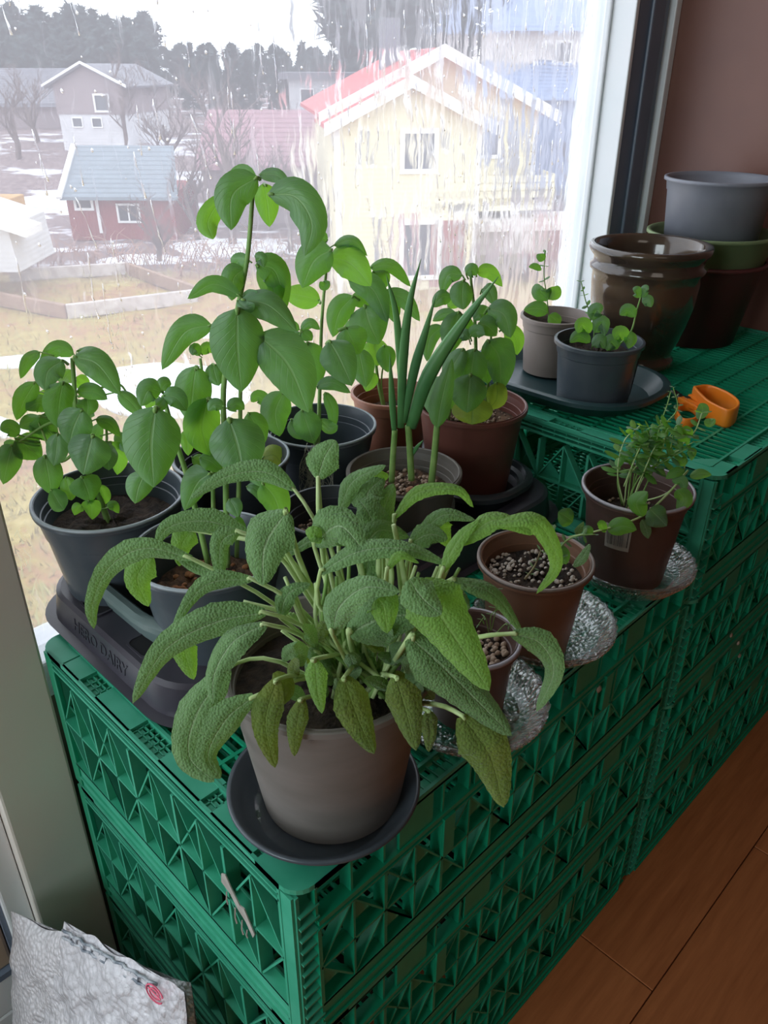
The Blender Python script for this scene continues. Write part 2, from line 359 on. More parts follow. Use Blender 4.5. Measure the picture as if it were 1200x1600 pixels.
# left post between the windows, and the balcony door to its left
sb = MB(); sb.box((-.0755, .402, ZF), (.0, .60, 1.62)); struct(sb.build('trim_3', CREAM, bevel=.003))
dr = struct(empty('door_1', (-.4, .45, ZF), None, None)); dr['kind'] = 'structure'
wpart('door_frame', [((-.103, .42, ZF), (-.076, .56, 1.62)), ((-1.35, .43, 1.55), (-.104, .56, 1.62)), ((-1.35, .43, ZF), (-.104, .56, -.515))], WHITEP, .003, dr)
wpart('door_seal', [((-.1085, .428, -.515), (-.1035, .56, 1.55)), ((-1.3, .428, -.452), (-.1085, .5, -.443))], GASK, 0, dr)
wpart('lower_panel', [((-1.3, .435, -.443), (-.109, .5, -.17))], TAN, .004, dr)
wpart('bottom_rail', [((-1.3, .43, -.515), (-.109, .5, -.4525))], WHITEP, .004, dr)
q = MB(); q.add([(-1.3, .47, -.17), (-.109, .47, -.17), (-.109, .47, 1.55), (-1.3, .47, 1.55)], [(0, 1, 2, 3)]); q.build('door_pane', GLASS, dr)

# ------------------------------------------------------------------ crates
def wall_panel(q, O, U, N, L, H_, kind):
    """crate wall: O bottom corner, U along, N outward; depth behind the outer face"""
    O, U, N = Vector(O), Vector(U), Vector(N); Z = Vector((0, 0, 1)); D = .013
    def P(u, w_, d=0): return O+U*u+Z*w_-N*d
    def rib(u0, w0, u1, w1, t=.0022, d0=0, dep=D):
        q.bar(P(u0, w0, d0), P(u1, w1, d0), t, -N, dep)
    def plate(u0, w0, u1, w1, d=.003, th=.0025): q.prism([P(u0, w0, d), P(u1, w0, d), P(u1, w1, d), P(u0, w1, d)], -N*th)
    lo = .036 if H_ > .13 else .02; top = H_-.001
    if kind == 'long': za, zb = H_*.76, H_-.002
    else: za, zb = H_*.91, H_-.002
    plate(0, 0, L, lo, .002, .004); rib(0, lo, L, lo, .003); rib(0, lo*.45, L, lo*.45, .002, 0, .004); rib(0, .0015, L, .0015, .003)
    nc = max(4, round(L/.0345)); cw = L/nc; nr = 2 if H_ > .13 else 1
    if kind == 'long':
        for i in range(nc+1): rib(i*cw, za, i*cw, zb, .0022, .002)
        rib(0, za, L, za, .005); rib(0, za-.007, L, za-.007, .002)
        for c_ in (.19, .36, .64, .81): plate(L*c_-.02, za, L*c_+.02, zb, .0015, .003)
        for c_ in (.26, .72): plate(L*c_-.007, za-.05, L*c_+.007, za-.004, -.002, .006)
    else:
        rib(0, za, L, za, .003); rib(0, (za+zb)/2, L, (za+zb)/2, .0018)
        for i in range(nc*2+1): rib(i*cw/2, za, i*cw/2, zb, .0014, .004, .006)
    rib(0, top-.001, L, top-.001, .003)
    ch = (za-.007-lo)/nr; z0 = lo
    for r_ in range(nr):
        for i in range(nc):
            u0, u1 = i*cw, (i+1)*cw; w0, w1 = z0+r_*ch, z0+(r_+1)*ch; um, wm = (u0+u1)/2, (w0+w1)/2
            rib(u0, w0, u0, w1, .0022 if i % 2 else .0035)
            if (i+r_) % 2: rib(u0, w0, u1, w1, .0018, .001, .010)
            else: rib(u0, w1, u1, w0, .0018, .001, .010)
            if i % 4 == 2: rib(u0, w1, u1, w0, .0018, .001, .010)
            # slanting scoops fill two of the triangles, the others stay open
            A = P(u0+.001, w0+.001, .011); B = P(u1-.001, w0+.001, .011); Cc = P(um, wm, .001)
            q.prism([A, B, Cc], -N*.0015)
            if (i % 2) == r_ % 2: q.prism([P(u0+.001, w0+.001, .011), P(um, wm, .001), P(u0+.001, w1-.001, .011)], -N*.0015)
        rib(0, z0+r_*ch, L, z0+r_*ch, .0026)
    rib(L, 0, L, top, .003)
def crate_protos(tagn, L, W, H_, pitch):
    out = {}
    g = MB()
    nx = int((L-.05)/pitch)
    for i in range(nx+1):
        x = .025+i*(L-.05)/nx; g.box((x-.0014, .022, H_-.0036), (x+.0014, W-.022, H_-.0005))
    ny = 9
    for j in range(ny+1):
        y = .022+j*(W-.044)/ny; g.box((.022, y-.0018, H_-.0045), (L-.022, y+.0018, H_-.0002))
    out['grid'] = g
    r_ = MB(); e = .022
    # top rim with rounded corners, slots left open between pads
    def strip(x0, y0, x1, y1, z0, z1): r_.box((x0, y0, z0), (x1, y1, z1))
    z0, z1 = H_-.004, H_
    strip(.018, 0, L-.018, .003, z0-.003, z1); strip(.018, W-.003, L-.018, W, z0-.003, z1); strip(0, .018, .003, W-.018, z0-.003, z1); strip(L-.003, .018, L, W-.018, z0-.003, z1)
    for (cx, cy, a0) in ((.018, .018, PI), (L-.018, .018, 1.5*PI), (L-.018, W-.018, 0), (.018, W-.018, .5*PI)):
        arc = [(cx+.018*math.cos(a0+PI/2*i/6), cy+.018*math.sin(a0+PI/2*i/6), z0-.001) for i in range(7)]
        sx = 1 if cx > L/2 else -1; sy = 1 if cy > W/2 else -1
        inner = [(cx-sx*.028, cy+sy*.018, z0-.001), (cx-sx*.028, cy-sy*.010, z0-.001), (cx-sx*.010, cy-sy*.028, z0-.001), (cx+sx*.018, cy-sy*.028, z0-.001)]
        pts = arc+(inner[::-1] if sx*sy < 0 else inner)
        # order inner to follow the arc's end
        if (Vector(pts[6])-Vector(pts[7])).length > (Vector(pts[6])-Vector(pts[-1])).length: pts = arc+inner[::-1] if pts[7:] == inner else arc+inner
        r_.prism(pts, (0, 0, .005))
    strip(.022, e-.0015, L-.022, e+.0015, z0-.004, z1+.0008); strip(.022, W-e-.0015, L-.022, W-e+.0015, z0-.004, z1+.0008)
    strip(e-.0015, .022, e+.0015, W-.022, z0-.004, z1+.0008); strip(L-e-.0015, .022, L-e+.0015, W-.022, z0-.004, z1+.0008)
    for (a, b) in ((.11, .19), (.42, .58), (.81, .89)):
        strip(L*a, .001, L*b, e, z0, z1); strip(L*a, W-e, L*b, W-.001, z0, z1)
    for (a, b) in ((.13, .26), (.30, .45), (.57, .72), (.80, .88)):
        strip(.001, W*a, e+.006, W*b, z0, z1); strip(L-e-.006, W*a, L-.001, W*b, z0, z1)
    for i in range(int(L/.009)):
        x = .03+i*.009
        if x < L-.03: r_.box((x, .003, z0-.002), (x+.0012, e, z0+.0005)); r_.box((x, W-e, z0-.002), (x+.0012, W-.003, z0+.0005))
    for i in range(int(W/.0085)):
        y = .03+i*.0085
        if y < W-.03: r_.box((.003, y, z0-.002), (e, y+.0012, z0+.001)); r_.box((L-e, y, z0-.002), (L-.003, y+.0012, z0+.001))
    for x in (.0085, .015): r_.box((x, .02, z0-.002), (x+.0012, W-.02, z0+.001)); r_.box((L-x-.0012, .02, z0-.002), (L-x, W-.02, z0+.001))
    out['rim'] = r_
    for nm, O, U, N, LL, kd in (('front_wall', (.02, 0, 0), (1, 0, 0), (0, -1, 0), L-.04, 'long'), ('rear_wall', (L-.02, W, 0), (-1, 0, 0), (0, 1, 0), L-.04, 'long'),
                                ('end_wall', (0, W-.02, 0), (0, -1, 0), (-1, 0, 0), W-.04, 'short'), ('end_wall_b', (L, .02, 0), (0, 1, 0), (1, 0, 0), W-.04, 'short')):
        g = MB(); wall_panel(g, O, U, N, LL, H_-.004, kd); out[nm] = g
    for ci, (sx, sy) in enumerate(((0, 0), (1, 0), (0, 1), (1, 1))):
        p = MB(); out['corner_post%d' % ci] = p
        x = 0 if not sx else L; y = 0 if not sy else W; ix = 1 if not sx else -1; iy = 1 if not sy else -1
        def bx(x0, y0, x1, y1, a, b): p.box((min(x0, x1), min(y0, y1), a), (max(x0, x1), max(y0, y1), b))
        bx(x+ix*.0005, y+iy*.006, x+ix*.004, y+iy*.022, .002, H_-.007); bx(x+ix*.006, y+iy*.011, x+ix*.022, y+iy*.0135, .002, H_-.007); bx(x+ix*.003, y+iy*.004, x+ix*.006, y+iy*.012, .002, H_-.007)
        nrib = int(H_/.0145)
        for i in range(nrib): 
            z = .006+i*(H_-.02)/nrib; bx(x+ix*.004, y+iy*.001, x+ix*.022, y+iy*.012, z, z+.0018)
    return out
def crate_mesh(protos):
    me = {}
    for kx, g in protos.items():
        o = g.build(kx, GREEN_LIT if kx in ('rim', 'end_wall', 'corner_post0') else GREEN); me[kx] = o.data; bpy.data.objects.remove(o)
    return me
LOW = crate_mesh(crate_protos('low', .6, .4, .187, .0125))
UPM = crate_mesh(crate_protos('up', .6, .4, .168, .0118))
def crate(meshes, loc, label, grp):
    e = empty('plastic_crate', loc, label, 'crate', grp)
    for kx, me in meshes.items():
        nm = {'grid': 'grid_base', 'end_wall_b': 'end_wall'}.get(kx, 'corner_post' if kx.startswith('corner') else kx)
        o = bpy.data.objects.new(nm, me); col.objects.link(o); o.parent = e
    return e
CG = 'green stacking crates under the window'
names = ['bottom crate of the near green stack, standing on the floor', 'middle crate of the near green stack, above the floor one', 'top crate of the near green stack, carrying the sage pot and trays']
for i in range(3): crate(LOW, (0, 0, ZF+i*.1868), names[i], CG)
top_near = bpy.data.objects['plastic_crate.002']
q = MB(); P_ = [Vector((-.0022, y, z)) for y, z in ((.098, -.062), (.100, -.074), (.088, -.078), (.080, -.088), (.070, -.094), (.062, -.106), (.059, -.099), (.066, -.086), (.070, -.078), (.076, -.080), (.086, -.068), (.092, -.058))]
q.prism([p+Vector((0, -.004, .004)) for p in P_], (.001, 0, 0)); q.build('torn_label', LABEL, top_near, off=tuple(top_near.location))['label'] = 'torn remains of a pale paper label'
q = MB()
for y_, z_, L in ((.088, -.074, .016), (.078, -.084, .020), (.070, -.092, .018), (.064, -.098, .010)): q.tube([(-.003, y_, z_), (-.0035, y_+.001, z_-L*.6), (-.003, y_+.0005, z_-L)], .0008, 4)
q.build('paper_strand', LABEL, top_near, off=tuple(top_near.location))
names = ['lowest crate of the taller far green stack, on the floor by the brown wall', 'second crate up in the taller far green stack', 'third crate up in the taller far green stack, just below its top one', 'top crate of the taller far green stack, slatted top carrying ceramic pot and pruners']
for i in range(4): crate(UPM, (.608, -.001, ZF+i*.168), names[i], CG)
ZU = ZF+4*.168+.0008
ZT = .0012

# ------------------------------------------------------------------ pots, trays, dishes
def pot_profile(r, h, taper=.74, lip=.003, band=.02, th=.002, inner_rings=True):
    rb = r*taper; rl = r-lip
    def ro(z): return rb+(rl-.0015-rb)*z/h
    P = [(rb*.85, .0), (rb, .0), (ro(h-band), h-band), (ro(h-band)+.0014, h-band+.001), (rl, h-.006), (r, h-.005), (r, h-.0008), (r-.001, h), (r-lip-.0005, h)]
    P += [(rl-.0025, h-.006)]
    if inner_rings: P += [(rl-.004, h-.012), (rl-.0052, h-.0125), (rl-.006, h-.02), (rl-.0072, h-.0205)]
    P += [(ro(h*.5)-th-.003, h*.5), (rb-th, .003), (rb*.5, .003)]
    return P
def soil_disc(parent, c, r, z, mat, seed=1, amp=.004):
    rr = random.Random(seed); q = MB(); rings_ = []
    n = 30
    for j in range(9):
        rad = r*(j/8); rings_.append([(c[0]+rad*math.cos(2*PI*k/n), c[1]+rad*math.sin(2*PI*k/n), z+(rr.uniform(-amp, amp) if j < 8 else 0)-(0 if j < 8 else .002)) for k in range(n)])
    q.rings(rings_, cap=False); return q.build('soil', mat, parent, smooth=True)
def pebbles(parent, c, r, z, n, mat, size=(.0015, .004), seed=3, name='perlite'):
    rr = random.Random(seed); q = MB()
    for i in range(n):
        a = rr.uniform(0, 2*PI); d = r*math.sqrt(rr.random())*.96; s = rr.uniform(*size); x, y = c[0]+d*math.cos(a), c[1]+d*math.sin(a)
        pts = []
        for (dz, k) in ((-.5, .5), (0, 1), (.5, .8), (.9, .3)):
            pts.append([(x+s*k*math.cos(t*PI/3+a)*rr.uniform(.8, 1.1), y+s*k*.8*math.sin(t*PI/3+a)*rr.uniform(.8, 1.1), z+s*dz*.8+.001) for t in range(6)])
        q.rings(pts)
    return tag(q.build(name, mat, parent, smooth=True), kind='stuff')
def potted(name, label, cat, c, z0, r, h, mat, soilz=None, soil=SOIL, taper=.74, band=.02, seed=1, group=None, part='pot', rimc=None, lip=.003):
    e = empty(name, (c[0], c[1], z0), label, cat, group)
    q = MB(); prof = pot_profile(r, h, taper, lip, band)
    q.lathe(prof, 64, (c[0], c[1], z0)); o = q.build(part, mat, e, smooth=True)
    try: o.data.set_sharp_from_angle(angle=math.radians(35))
    except Exception: pass
    if rimc is not None:
        q = MB(); q.lathe([(r-.0026, h-.0004), (r-.0006, h-.0006), (r+.0005, h-.002), (r+.0002, h+.0006), (r-.0012, h+.0012), (r-.0026, h+.0008)], 64, (c[0], c[1], z0), close=True); q.build('pot_rim', rimc, e, smooth=True)  # added ring, the gleam on the lip put into its colour
    if soilz: 
        rs = r*(taper+(1-taper)*soilz/h)-.006; soil_disc(e, c, rs, z0+soilz, soil, seed)
    return e
def rrect(x0, x1, y0, y1, rad, z, n=9):
    pts = []
    rad = min(rad, (x1-x0)/2-.001, (y1-y0)/2-.001)
    for cx, cy, a0 in ((x1-rad, y1-rad, 0), (x0+rad, y1-rad, PI/2), (x0+rad, y0+rad, PI), (x1-rad, y0+rad, 1.5*PI)):
        for i in range(n): a = a0+PI/2*i/(n-1); pts.append((cx+rad*math.cos(a), cy+rad*math.sin(a), z))
    return pts
def tray(name, label, box_, z0, prof, rad, mat, cat='tray'):
    """prof: (inset, z) from the outside bottom, over the rim and to the inside floor"""
    x0, x1, y0, y1 = box_; e = empty(name, ((x0+x1)/2, (y0+y1)/2, z0), label, cat)
    q = MB(); q.rings([rrect(x0+i_, x1-i_, y0+i_, y1-i_, max(.01, rad-i_*.6), z0+z) for i_, z in prof]); o = q.build('tray_body', mat, e, smooth=True)
    try: o.data.set_sharp_from_angle(angle=math.radians(40))
    except Exception: pass
    return e

# long black nursery tray with hand holes
NB = (.026, .604, .178, .462); x0, x1, y0, y1 = NB
e = empty('nursery_tray', ((x0+x1)/2, (y0+y1)/2, ZT), 'long low black nursery tray with hand holes under the grey plant trays', 'tray')
q = MB(); pr = [(.010, 0), (.006, .003), (-.006, .0035), (-.007, .005), (.002, .006), (.006, .034), (.010, .037)]
q.rings([rrect(x0+i_, x1-i_, y0+i_, y1-i_, .055-i_*.3, ZT+z) for i_, z in pr], cap=False)
pr = [(.030, .036), (.033, .030), (.036, .009), (.05, .008)]
inn = [rrect(x0+i_+.012, x1-i_-.012, y0+i_, y1-i_, .05, ZT+z) for i_, z in pr]
inn2 = [rrect(x0+.010, x1-.010, y0+.010, y1-.010, .052, ZT+.037)]+inn
q.rings(inn2, cap=False); q.add(inn[-1], [tuple(range(len(inn[-1])))])
o = q.build('tray_body', PURP, e, smooth=True)
try: o.data.set_sharp_from_angle(angle=math.radians(40))
except Exception: pass
for sx, xx in ((1, x0), (-1, x1)):      # hand hole wells in the two end flanges
    xa, xb = (xx+sx*.016, xx+sx*.038); yc = (y0+y1)/2
    for s2 in (-1, 1):
        q = MB(); yy = yc+s2*.045
        ring = [rrect(min(xa, xb)-k_, max(xa, xb)+k_, yy-.016-k_, yy+.016+k_, .007, ZT+z_) for k_, z_ in ((.002, .0372), (.002, .0385), (0, .0385), (0, .0375))]
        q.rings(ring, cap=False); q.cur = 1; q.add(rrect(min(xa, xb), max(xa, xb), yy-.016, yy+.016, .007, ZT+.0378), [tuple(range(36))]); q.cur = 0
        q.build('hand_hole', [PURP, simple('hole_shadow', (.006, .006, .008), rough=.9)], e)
def text_mesh(name, body, size, mat, parent, M4, ext=.0006):
    cu = bpy.data.curves.new(name, 'FONT'); cu.body = body; cu.size = size; cu.extrude = ext; cu.align_x = 'CENTER'; cu.align_y = 'CENTER'; cu.resolution_u = 2
    to = bpy.data.objects.new(name, cu); col.objects.link(to); dg = bpy.context.evaluated_depsgraph_get()
    me = bpy.data.meshes.new_from_object(to.evaluated_get(dg)); bpy.data.objects.remove(to)
    me.materials.clear(); me.materials.append(mat); me.transform(M4); o = bpy.data.objects.new(name, me); col.objects.link(o)
    if parent is not None: o.parent = parent
    return o
def frame(O, X, Y, parent):
    X, Y = Vector(X).normalized(), Vector(Y).normalized(); Z = X.cross(Y).normalized(); Y = Z.cross(X); mm = Matrix.Identity(4)
    O = Vector(O)-(parent.location if parent is not None else Vector())
    for i in range(3): mm[i][0] = X[i]; mm[i][1] = Y[i]; mm[i][2] = Z[i]; mm[i][3] = O[i]
    return mm
text_mesh('embossed_lettering', 'HERO DAIRY', .018, PURP, e, frame((x0+.0035, .325, ZT+.020), (0, -1, 0), (.004, 0, .028), e), .0003)

ZB = ZT+.009
tray('plant_tray', 'deep grey-green oval plant tray holding the left black pots', (.048, .452, .198, .492), ZB,
     [(.022, 0), (.018, .001), (.006, .045), (.006, .050), (.0, .052), (0, .058), (.004, .061), (.010, .0605), (.014, .056), (.018, .047), (.036, .006), (.06, .0035)], .085, GREYT)
tray('plant_tray', 'glossy dark grey round-cornered plant tray under the red-brown pot', (.457, .598, .205, .488), ZB,
     [(.02, 0), (.016, .001), (.006, .03), (.0, .034), (0, .040), (.004, .043), (.008, .043), (.010, .036), (.015, .034), (.017, .022), (.020, .006), (.03, .004)], .06, DKTRAY)
tray('plant_tray', 'dark green oval plant tray on the upper crate holding two small pots', (.622, .818, .138, .420), ZU,
     [(.03, 0), (.026, .001), (.006, .018), (.0, .021), (0, .026), (.004, .028), (.009, .027), (.014, .018), (.022, .007), (.04, .004)], .085, DGREEN)

ZA = ZB+.0065; ZBB = ZB+.0065
P_sage, P_left, P_front, P_back = (.082, .052), (.097, .394), (.113, .248), (.237, .385)
P_blue, P_mid, P_on, P_ter, P_red = (.379, .401), (.25, .235), (.383, .263), (.527, .424), (.524, .283)
P_mb, P_rb, P_sm = (.339, .052), (.52, .05), (.226, .034)
P_ut, P_ud, P_ce, P_st = (.76, .328), (.69, .215), (.895, .27), (1.085, .27)

# round saucer under the sage pot
e = empty('saucer', (.070, .048, ZT), 'round dark grey saucer with a little water, under the sage pot', 'saucer')
q = MB(); q.lathe([(.045, 0), (.054, 0), (.068, .016), (.0725, .021), (.074, .024), (.0725, .026), (.070, .0245), (.064, .016), (.052, .0045), (.03, .004)], 72, (.070, .048, ZT)); q.build('saucer_body', SLATE, e, smooth=True)
q = MB(); q.lathe([(.055, .0062), (.02, .0062)], 48, (.070, .048, ZT)); q.build('water', clear_glass('still_water', (1, 1, 1), .5, ior=1.33), e)

# crystal dishes
def crystal(c, r, h, label, scal=34):
    e = empty('crystal_dish', (c[0], c[1], ZT), label, 'dish', None); q = MB()
    def mod(t, j, rr, z):
        a = 1+.022*abs(math.sin(t*scal/2)) if j in (3, 4, 5) else (1+.02*(abs(((t*scal/PI) % 1)-.5)*2) if j in (1, 2) else 1)
        return rr*a, z+(.0012*abs(math.sin(t*scal/2)) if j in (4, 5) else 0)
    q.lathe([(r*.62, 0), (r*.74, .0005), (r*.86, h*.35), (r*.96, h*.78), (r, h), (r*.97, h*1.02), (r*.9, h*.85), (r*.78, h*.45), (r*.66, .0055), (r*.3, .0045)], scal*5, (c[0], c[1], ZT), mod)
    q.build('dish_body', CRYSTAL, e)
    q = MB()
    for i in range(16):
        a = 2*PI*i/16; L = r*(.58 if i % 2 else .4)
        for s in (-.12, 0, .12):
            p0 = Vector((c[0]+.012*math.cos(a), c[1]+.012*math.sin(a), ZT+.0058)); p1 = Vector((c[0]+L*math.cos(a+s), c[1]+L*math.sin(a+s), ZT+.0058)); q.tube([p0, (p0+p1)/2+Vector((0, 0, .0006)), p1], [.0002, .0007, .0002], 4)
    for i in range(scal*2):
        a = 2*PI*i/(scal*2); b = a+.12
        q.tube([(c[0]+r*.76*math.cos(a), c[1]+r*.76*math.sin(a), ZT+h*.15), (c[0]+r*.99*math.cos(b), c[1]+r*.99*math.sin(b), ZT+h*.85)], [.0004, .0011], 4)
    q.build('cut_pattern', CRYSTAL, e)
    q = MB(); n_ = 90
    for i in range(n_):
        a = 2*PI*i/n_; 
        for k_ in (-1, 1): q.tube([(c[0]+r*.80*math.cos(a), c[1]+r*.80*math.sin(a), ZT+h*.14), (c[0]+r*1.01*math.cos(a+k_*.1), c[1]+r*1.01*math.sin(a+k_*.1), ZT+h*.86)], [.0005, .0009], 4, cap=False)
    q.lathe([(r*.955, h*.99), (r*.975, h*.985), (r*.985, h*1.05), (r*.965, h*1.06)], 96, (c[0], c[1], ZT), close=True)
    q.build('cut_rim', CRYSTAL, e)
crystal((.226, .034), .070, .022, 'cut crystal dish nearest the sage saucer, under the smallest brown pot')
crystal((.366, .052), .071, .022, 'cut crystal dish in the middle of the three, star pattern in view')
crystal((.528, .046), .068, .024, 'cut crystal dish farthest right, against the taller crate stack')

# ------------------------------------------------------------------ leaves and stems
LR = random.Random(21)
def leaf(parent, c, pts, wpx, mat, kind='basil', d=(0, 0), roll=None, cup=None, pet=None, stem=STEM, name='leaf'):
    """pts: photo points base->tip; d: metres nearer than the plant's axis at base and tip"""
    n = 16 if kind == 'basil' else 24; m_ = 8 if kind == 'basil' else 10
    if kind == 'small': n, m_ = 6, 4
    d0, d1 = d; K = len(pts)
    W = [at(p[0], p[1], c, (p[2] if len(p) > 2 else d0+(d1-d0)*i/(K-1))) for i, p in enumerate(pts)]
    sp = catmull(W, n); wid = wpx*px2m(sp[n//2])*(1.1 if kind == 'basil' else 1.04)
    roll = LR.uniform(-22, 22) if roll is None else roll; cup = LR.uniform(.10, .28) if cup is None else cup
    q = MB(); G = []; ph = LR.uniform(0, 6)
    for i, p in enumerate(sp):
        t = i/n; T = (sp[min(i+1, n)]-sp[max(i-1, 0)]).normalized(); V = (CC-p).normalized()
        S = T.cross(V).normalized(); Nn = S.cross(T).normalized()
        if Nn.dot(V) < 0: Nn = -Nn
        a = math.radians(roll*(1-.3*t)); S2 = S*math.cos(a)+Nn*math.sin(a); N2 = Nn*math.cos(a)-S*math.sin(a)
        if kind == 'sage':
            ww = (min(1, t*2.6+.10)**.75)*(max(0, 1-t)**.55)*1.24; ser = 1+.03*math.sin(i*2.6)
        else:
            ww = (max(t, .004)**.58)*(max(0, 1-t)**.80)*2.42; ser = 1
        ww = max(ww, .02 if i < n else .0)*wid/2*ser; row = []
        for j in range(m_+1):
            v = j/m_*2-1
            off = cup*ww*v*v*-1*(-1) if False else -cup*ww*(v*v)*1.2
            off += ww*.07*math.sin(6.5*t*2+ph+v*2.2)*abs(v)+(ww*.05*math.sin(9*t+ph) if kind == 'sage' else 0)
            off += ww*.13*math.sin(PI*min(1, abs(v)*1.15))*(1-.3*t)+ww*(.03 if kind == 'sage' else .035)*math.sin(2*PI*(t*(7 if kind == 'basil' else 9)-abs(v)*1.1))*abs(v)**.5*(1 if abs(v) > .1 else 0)
            row.append(p+S2*(ww*v)+N2*off)
        G.append(row)
    q.grid(G, uv=True)
    if pet:
        PW = [at(p[0], p[1], c, p[2] if len(p) > 2 else d0) for p in pet]+[sp[0], sp[1]]
        q.cur = 1; r0 = wid*.045 if kind != 'sage' else max(.0014, wid*.05)
        pc = catmull(PW, 8); q.tube(pc, [r0*1.25-.45*r0*i/8 for i in range(9)], 5)
    return q.build(name, [mat, stem], parent, smooth=True)
def stem(parent, c, pts, r, mat=STEM, d=0, name='stem', nseg=None):
    W = [at(p[0], p[1], c, p[2] if len(p) > 2 else d) for p in pts]; n = nseg or 5*len(pts); sp = catmull(W, n); q = MB()
    rr = r if hasattr(r, '__len__') else (r, r*.7)
    q.tube(sp, [rr[0]+(rr[1]-rr[0])*i/n for i in range(n+1)], 7); return q.build(name, mat, parent, smooth=True)
def sprig(parent, c, pts, size, pairs, mats, d=0, r=.0009, smat=STEM, w=.7, start=.2, seed=1, name='leaf'):
    """thin stem with opposite little leaves"""
    rr = random.Random(seed); W = [at(p[0], p[1], c, p[2] if len(p) > 2 else d) for p in pts]; sp = catmull(W, 20); q = MB()
    q.tube(sp, [r*(1-.4*i/20) for i in range(21)], 5); q.build('stem', smat, parent, smooth=True)
    for k_ in range(pairs):
        t = start+(1-start)*k_/max(1, pairs-1); i = min(20, int(t*20)); p = sp[i]; T = (sp[min(20, i+1)]-sp[max(0, i-1)]).normalized()
        a0 = k_*PI/2+rr.uniform(-.4, .4); A = T.cross(Vector((.3, .2, 1))).normalized(); B = T.cross(A)
        for sgn in (0, PI):
            a = a0+sgn; D = (A*math.cos(a)+B*math.sin(a)+T*.45+Vector((0, 0, rr.uniform(-.25, .15)))).normalized()
            s = size*rr.uniform(.7, 1.15)*(1-.35*max(0, t-.6)/.4); S = D.cross(Vector((rr.uniform(-.3, .3), rr.uniform(-.3, .3), 1))).normalized(); N = S.cross(D).normalized()
            q = MB(); G = []
            for u in range(6):
                f = u/5; ww = (max(f, .01)**.6)*(max(0, 1-f)**.6)*1.7*s*w/2; G.append([p+D*s*f+S*ww*v+N*(-.25*ww*v*v-.18*s*f*f+.0) for v in (-1, -.5, 0, .5, 1)])
            q.grid(G, uv=True); q.build(name, rr.choice(mats), parent, smooth=True)

B1, B2, B3 = BASIL, BASIL2, BASIL3
# --- sage in the big pot on the saucer
zs = ZT+.006; hs = .132
e = potted('potted_sage', 'large drooping sage plant in a grey pot with pebbly grey-green leaves', 'plant', P_sage, zs, .0775, hs, WARMG, hs-.022, SOIL, .70, .0, seed=5)
c = P_sage; S1, S2, S3 = SAGE, SAGE2, SAGE3
base1, base2 = (550, 1085), (640, 1055)
for pts, r in (([(560, 1085), (545, 1030), (520, 960), (500, 830), (497, 745)], .0024), ([(575, 1085), (588, 980), (592, 880), (590, 850)], .0028), ([(550, 1085), (535, 1010), (470, 900), (440, 850)], .0026),
               ([(555, 1080), (520, 1000), (450, 960), (380, 940)], .0024), ([(600, 1080), (598, 1000), (612, 900), (600, 860)], .0026), ([(640, 1060), (640, 960), (628, 880), (615, 820)], .0028),
               ([(660, 1060), (668, 960), (690, 885), (720, 830)], .0028), ([(545, 1085), (500, 1030), (440, 985)], .0022), ([(565, 1090), (560, 1000), (530, 900), (515, 850)], .0026), ([(580, 1080), (575, 960), (560, 860), (545, 800)], .0022),
               ([(650, 1070), (655, 1000), (640, 930)], .0034), ([(625, 1075), (640, 1010), (650, 950)], .003)):
    stem(e, c, [(p[0], p[1], 0 if i == 0 else .02) for i, p in enumerate(pts)], (r, r*.55), STEMP)
